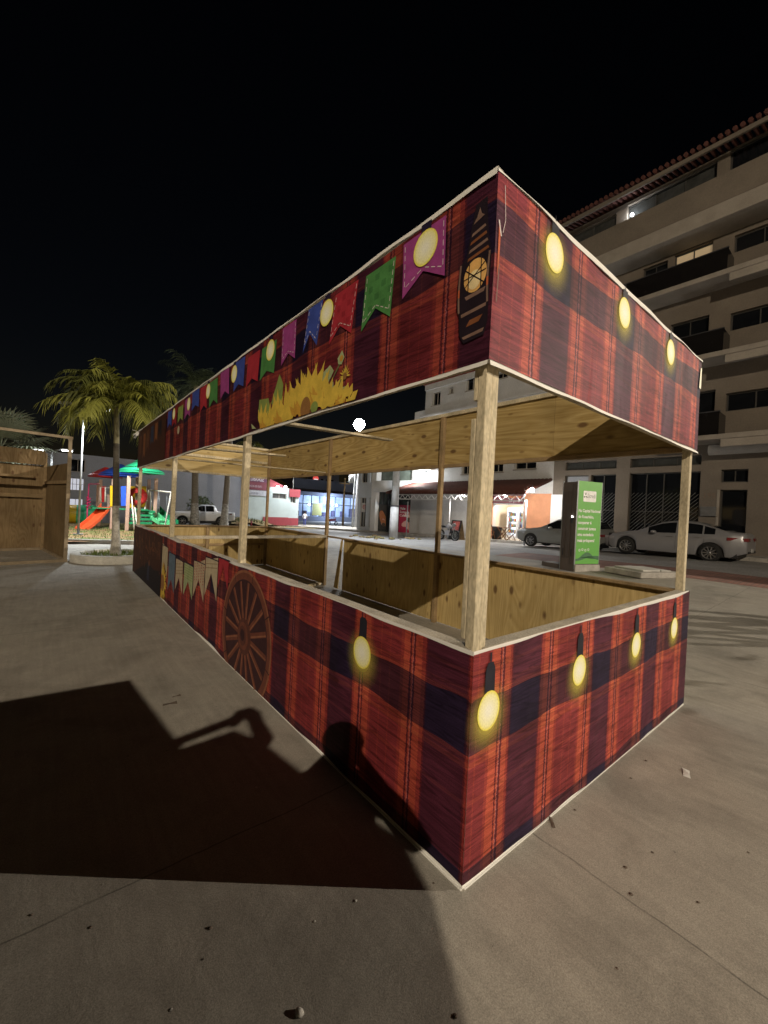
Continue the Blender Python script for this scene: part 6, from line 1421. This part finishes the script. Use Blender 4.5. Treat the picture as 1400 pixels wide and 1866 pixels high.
# shrub by the truck
def shrub(name, label, c, r, n, m):
    t = thing(name, label, 'bush', c); b = MB()
    for k in range(n):
        a = random.uniform(0, 6.3); e = random.uniform(-.2, 1.5); q = r*random.random()**.4; p = Vector(c)+Vector((q*cos(a)*cos(e), q*sin(a)*cos(e), .9*q*sin(e)+r*.55)); w = random.uniform(.06, .13); d = Vector((random.uniform(-1, 1), random.uniform(-1, 1), random.uniform(-.3, 1))).normalized(); s_ = d.orthogonal().normalized()*w*.4
        b.poly([p, p+d*w+s_, p+d*w*2, p+d*w-s_])
    b.build('foliage', m, t, recalc=False); part('stem', lambda b: b.tube([Vector(c), Vector(c)+Vector((0, 0, r))], .05, 6), trunk_m, t)
q = at(363, 925, 37.5); shrub('dark_bush', 'dark bush against the grey wall behind the cab of the pickup', (q.x, 38.3, gz(q.x, 38.3)+.9), 1.2, 900, MATS['weed_leaf'])
# street tree just right of the view; its branches throw the shadows on the plaza
def tree(name, label, base, h):
    t = thing(name, label, 'tree', base); B_ = Vector(base); b = MB(); tips = []
    def limb(p, d, l, r, dep):
        q = p+d*l*1.05; b.tube([p, p.lerp(q, .5)+Vector((random.uniform(-.1, .1)*l, random.uniform(-.1, .1)*l, 0)), q], [r, r*.85, r*.62], 8, cap=False)
        if dep == 0: tips.append(q); return
        for k in range(3):
            e = (d+Vector((random.uniform(-1, 1), random.uniform(-1, 1), random.uniform(-.1, .7)))*.75).normalized(); limb(q, e, l*.68, r*.6, dep-1)
    limb(B_, Vector((0, .05, 1)), h*.42, .21, 3)
    b.build('trunk', trunk_m, t); b = MB()
    for q in tips:
        for k in range(9):
            p = q+Vector((random.gauss(0, .32), random.gauss(0, .32), random.gauss(0, .26))); d = Vector((random.uniform(-1, 1), random.uniform(-1, 1), random.uniform(-.6, .6))).normalized()*.13; s_ = d.orthogonal().normalized()*.04
            b.poly([p, p+d*.5+s_, p+d, p+d*.5-s_])
    b.build('crown', leaf_d, t, recalc=False)
random.seed(4); tree('street_tree', 'young street tree just beyond the right edge whose shadow crosses the plaza', (14.0, -7.2, gz(14.0, -7.2)), 4.4)

# ------------------------------------------------------------------ people
def person(name, label, loc, rz, height, arms, top, legs, hair, skin, step=.12, sleeve=.5):
    """standing figure facing local -y; arms: (elbow, wrist) positions for left and right"""
    t = thing(name, label, 'person', loc, rz); k = height/1.75
    J = []; E_ = []; R_ = []
    def j(p, r, par=None, sc=1.0):
        J.append(Vector(p)*k); R_.append((r*k, r*k*sc)); 
        if par is not None: E_.append((par, len(J)-1))
        return len(J)-1
    pel = j((0, 0, .95), .145, None, .8); wst = j((0, 0, 1.10), .125, pel, .8); ch = j((0, 0, 1.28), .155, wst, .75); sh = j((0, .01, 1.43), .12, ch, .75); nk = j((0, -.005, 1.51), .055, sh); hd0 = j((0, -.02, 1.57), .07, nk); hd = j((0, -.015, 1.655), .088, hd0); ht = j((0, .0, 1.72), .065, hd)
    nose = j((0, -.105, 1.635), .014, hd)
    for s in (-1, 1):
        hip = j((s*.095, 0, .90), .098, pel); kn = j((s*.105, -.02-.3*step*s, .50), .062, hip); kc = j((s*.107, .01-.2*step*s, .36), .058, kn); an = j((s*.11, .02-step*s, .09), .038, kc); j((s*.115, -.03-step*s, .035), .038, an); toe = j((s*.125, -.15-step*s, .028), .03, len(J)-1)
        cl = j((s*.13, .01, 1.43), .07, sh); shd = j((s*.185, .01, 1.40), .058, cl); el, wr_ = arms[0 if s < 0 else 1]
        e1 = j(el, .042, shd); e2 = j(wr_, .027, e1); d = (Vector(wr_)-Vector(el)).normalized(); pm = Vector(wr_)+d*.06; pa = j(pm, .032, e2, .6)
        sd = d.cross(Vector((0, 1, .2))).normalized(); tip = None
        for f in range(4):
            o = sd*(-.024+.016*f); a = j(pm+o+d*.045, .0085, pa); c_ = j(pm+o*1.1+d*(.085+(.0, .012, .010, -.006)[f])+Vector((0, -.012, 0)), .0075, a)
        a = j(pm-sd*.038+d*.01, .0095, pa); j(pm-sd*.05+d*.05, .0085, a)
        ear = j((s*.085, .0, 1.645), .014, hd)
    me = bpy.data.meshes.new(name); me.from_pydata([tuple(p) for p in J], E_, []); o = bpy.data.objects.new(name, me); COL.objects.link(o)
    o.modifiers.new('skin', 'SKIN'); sv = me.skin_vertices[0].data
    for i, (a, c) in enumerate(R_): sv[i].radius = (a, c)
    sv[0].use_root = True; ss = o.modifiers.new('sub', 'SUBSURF'); ss.levels = 2; ss.render_levels = 2
    dg = bpy.context.evaluated_depsgraph_get(); nm = bpy.data.meshes.new_from_object(o.evaluated_get(dg)); bpy.data.objects.remove(o)
    for m in (skin, top, legs, hair, MATS['shoe']): nm.materials.append(m)
    for p in nm.polygons:
        z = p.center.z/k; x = abs(p.center.x)/k; y = p.center.y/k; p.use_smooth = True
        p.material_index = 4 if z < .085 else 2 if z < .985 and (x < .24) else 0
        if .93 < z < 1.49 and not (x > .25 and z < 1.40-sleeve*.5): p.material_index = 1 if z > .985 or x < .2 else p.material_index
        if z >= 1.49: p.material_index = 3 if (z > 1.69 or (y > .03 and z > 1.57)) else 0
    bo = bpy.data.objects.new('body', nm); COL.objects.link(bo); bo.parent = t
    part('eye', lambda b: [b.ball((s*.032*k, -.082*k, 1.66*k), .010*k) for s in (-1, 1)], black, t); part('mouth', lambda b: b.box(-.022*k, .022*k, -.088*k, -.078*k, 1.59*k, 1.597*k), MATS['lip'], t)
    return t
mat('shoe', (.04, .04, .045), .6); mat('lip', (.25, .09, .08), .6)
skin = mat('skin', (.28, .16, .10), .6, .08, 6); hair_m = mat('dark_hair', (.015, .011, .009), .7)
wp = at(555, 957, 49); person('person', 'person in white shirt and dark blue trousers walking across the far street', (wp.x, wp.y, gz(wp.x, wp.y)), radians(140), 1.74, [((-.25, .03, 1.14), (-.24, -.06, .90)), ((.25, .0, 1.14), (.25, -.10, .90))], mat('white_shirt', (.72, .72, .72), .8, .1, 6), mat('blue_trousers', (.05, .06, .22), .8, .15, 6), hair_m, skin, .16)
vp = Vector((CAM.x, CAM.y, 0))-Vector((FW.x, FW.y, 0))*.50
person('person', 'person in dark clothes holding up a phone, the viewer whose shadow falls on the banner', (vp.x, vp.y, 0), atan2(FW.y, FW.x)+pi/2, 1.96, [((-.27, -.13, 1.18), (-.075, -.22, 1.41)), ((.27, -.13, 1.18), (.075, -.22, 1.41))], mat('dark_shirt', (.05, .05, .06), .85, .1, 6), mat('dark_trousers', (.04, .04, .05), .85, .1, 6), hair_m, skin, .02)
bpy.data.objects[[o.name for o in S.objects if 'viewer whose shadow' in o.get('label', '')][0]].scale = (1.2, 1.15, 1.0)
ph = thing('phone', 'dark phone held up in both hands by the viewer', 'phone', (CAM.x, CAM.y, 1.55)); c_ = CAM-FW*.06; part('casing', lambda b: b.bar(c_-RX*.078-UP*.03, c_+RX*.078-UP*.03, .009, .077, up=UP), black, ph, .003)

# ------------------------------------------------------------------ unseen closed stall behind the viewer (outline shaped to throw the big dark shadow)
HT = 3.05
def cast(px, py, h=HT, ext=None):
    d = ray(px, py); t_ = -CAM.z/d.z; G = CAM+t_*d; L_ = GL-G; f = h/L_.z; return Vector((G.x+L_.x*f, G.y+L_.y*f, h))
GL = Vector((GA.x, GA.y, GA.z)); 
for o in S.objects:
    if o.type == 'LIGHT' and o.parent and 'behind the viewer' in o.parent.get('label', ''): GL = o.location+parent_loc(o.parent)
K = [cast(0, 1280), cast(237, 1240), cast(333, 1364), cast(428, 1332), cast(478, 1352), cast(550, 1408), cast(735, 1530), cast(790, 1640), cast(850, 1866)]
out = [K[0]+(K[0]-K[1])*2.2]+K[1:6]+[K[6], K[7], K[8], K[8]+(K[8]-K[7])*4.5]
last = out[-1]; out += [Vector((out[0].x+1.2, last.y-1.0, HT)), Vector((out[0].x-.6, last.y, HT))]
bk = thing('unseen_stall', 'unseen plywood stall behind the viewer, roof outline shaped to shade the paving', 'stall', (out[1].x, out[1].y, 0))
part('roof', lambda b: b.prism([(p.x, p.y) for p in out], .06, 0, 'z', HT-.058), plyX, bk)
cc = sum(out, Vector())/len(out)
ins = [p+(cc-p)*.06 for p in out]
def wallsf(b):
    for p, q in zip(ins, ins[1:]+ins[:1]): b.bar((p.x, p.y, HT/2), (q.x, q.y, HT/2), .03, HT-.14)
part('wall', wallsf, plyV, bk)
part('lath', lambda b: b.bar(cast(300, 1362), cast(440, 1308), .05, .03), timber, bk)
c_ = [cast(*q) for q in ((428, 1316), (436, 1304), (452, 1300), (464, 1308), (470, 1326), (486, 1352))]
part('shadow_loop', lambda b: b.tube(c_, .04, 8), black, bk)  # loop added only to throw the small looped shadow

# ------------------------------------------------------------------ litter
def pebble(px, py, s, m, name, label, cat, group=None, flat=.6):
    d = ray(px, py); t_ = -CAM.z/d.z; G = CAM+t_*d; b = MB(); n = 7
    prof = [(.001, .0), (s, .002), (s*.92, s*flat*.6), (s*.5, s*flat), (.001, s*flat*1.05)]
    s = s*.62 if group else s; prof = [(.001, .0), (s, .002), (s*.92, s*flat*.6), (s*.5, s*flat), (.001, s*flat*1.05)]; b.lathe(prof, (G.x, G.y, .004), n); b.v = [(x+random.uniform(-.25, .25)*s, y+random.uniform(-.25, .25)*s, z) for x, y, z in b.v]
    tag(b.build(name, m), label, cat, group)
grit = mat('grit', (.13, .10, .08), .9, .3, 20); chalk = mat('chalk_chip', (.5, .48, .44), .9, .2, 20)
for px, py, s in ((1140, 1583, .013), (1150, 1632, .014), (1273, 1647, .010), (1125, 1768, .008), (383, 1694, .014), (1048, 1478, .012), (1190, 1556, .010), (165, 1693, .010), (57, 1670, .01), (1150, 1420, .012), (1178, 1388, .014), (790, 1612, .008), (830, 1855, .012), (1365, 1556, .009), (370, 1751, .007)):
    pebble(px, py, s, grit, 'pebble', 'small dark pebble lying on the concrete paving', 'pebble', 'dark pebbles scattered on the paving')
for px, py, s in ((648, 1644, .010), (573, 1682, .008), (188, 1614, .007), (467, 1437, .011), (312, 1843, .008)):
    pebble(px, py, s, chalk, 'chip', 'small pale chip of plaster lying on the concrete paving', 'chip', 'pale chips scattered on the paving')
pebble(546, 1850, .013, chalk, 'stone', 'pale square lump of concrete at the bottom of the picture', 'stone', None, 1.1)
def scrap(px, py, w, h, rz, m, name, label, cat):
    d = ray(px, py); t_ = -CAM.z/d.z; G = CAM+t_*d; b = MB(); c, s = cos(rz), sin(rz)
    pts = [(-w, -h, .006), (-w*.3, -h*.8, .012), (w, -h, .007), (w*.9, h, .015), (0, h*.8, .008), (-w, h, .006)]
    b.poly([(G.x+x*c-y*s, G.y+x*s+y*c, z) for x, y, z in pts]); b.poly([(G.x+x*c-y*s, G.y+x*s+y*c, z-.002) for x, y, z in pts]); tag(b.build(name, m), label, cat)
scrap(1251, 1411, .045, .02, .3, mat('paper', (.6, .6, .58), .8), 'paper_scrap', 'small white scrap of paper on the paving right of the stall', 'paper')
scrap(1006, 1501, .035, .009, .75, grit, 'wood_chip', 'dark flat chip of wood by the bottom edge of the short banner', 'wood chip')
scrap(310, 1284, .05, .016, -.2, grit, 'dry_leaf', 'brown dry leaf on the lit paving near the cart wheel', 'leaf')
scrap(322, 1270, .03, .010, -.1, grit, 'dry_leaf', 'smaller brown dry leaf just behind the other leaf', 'leaf')
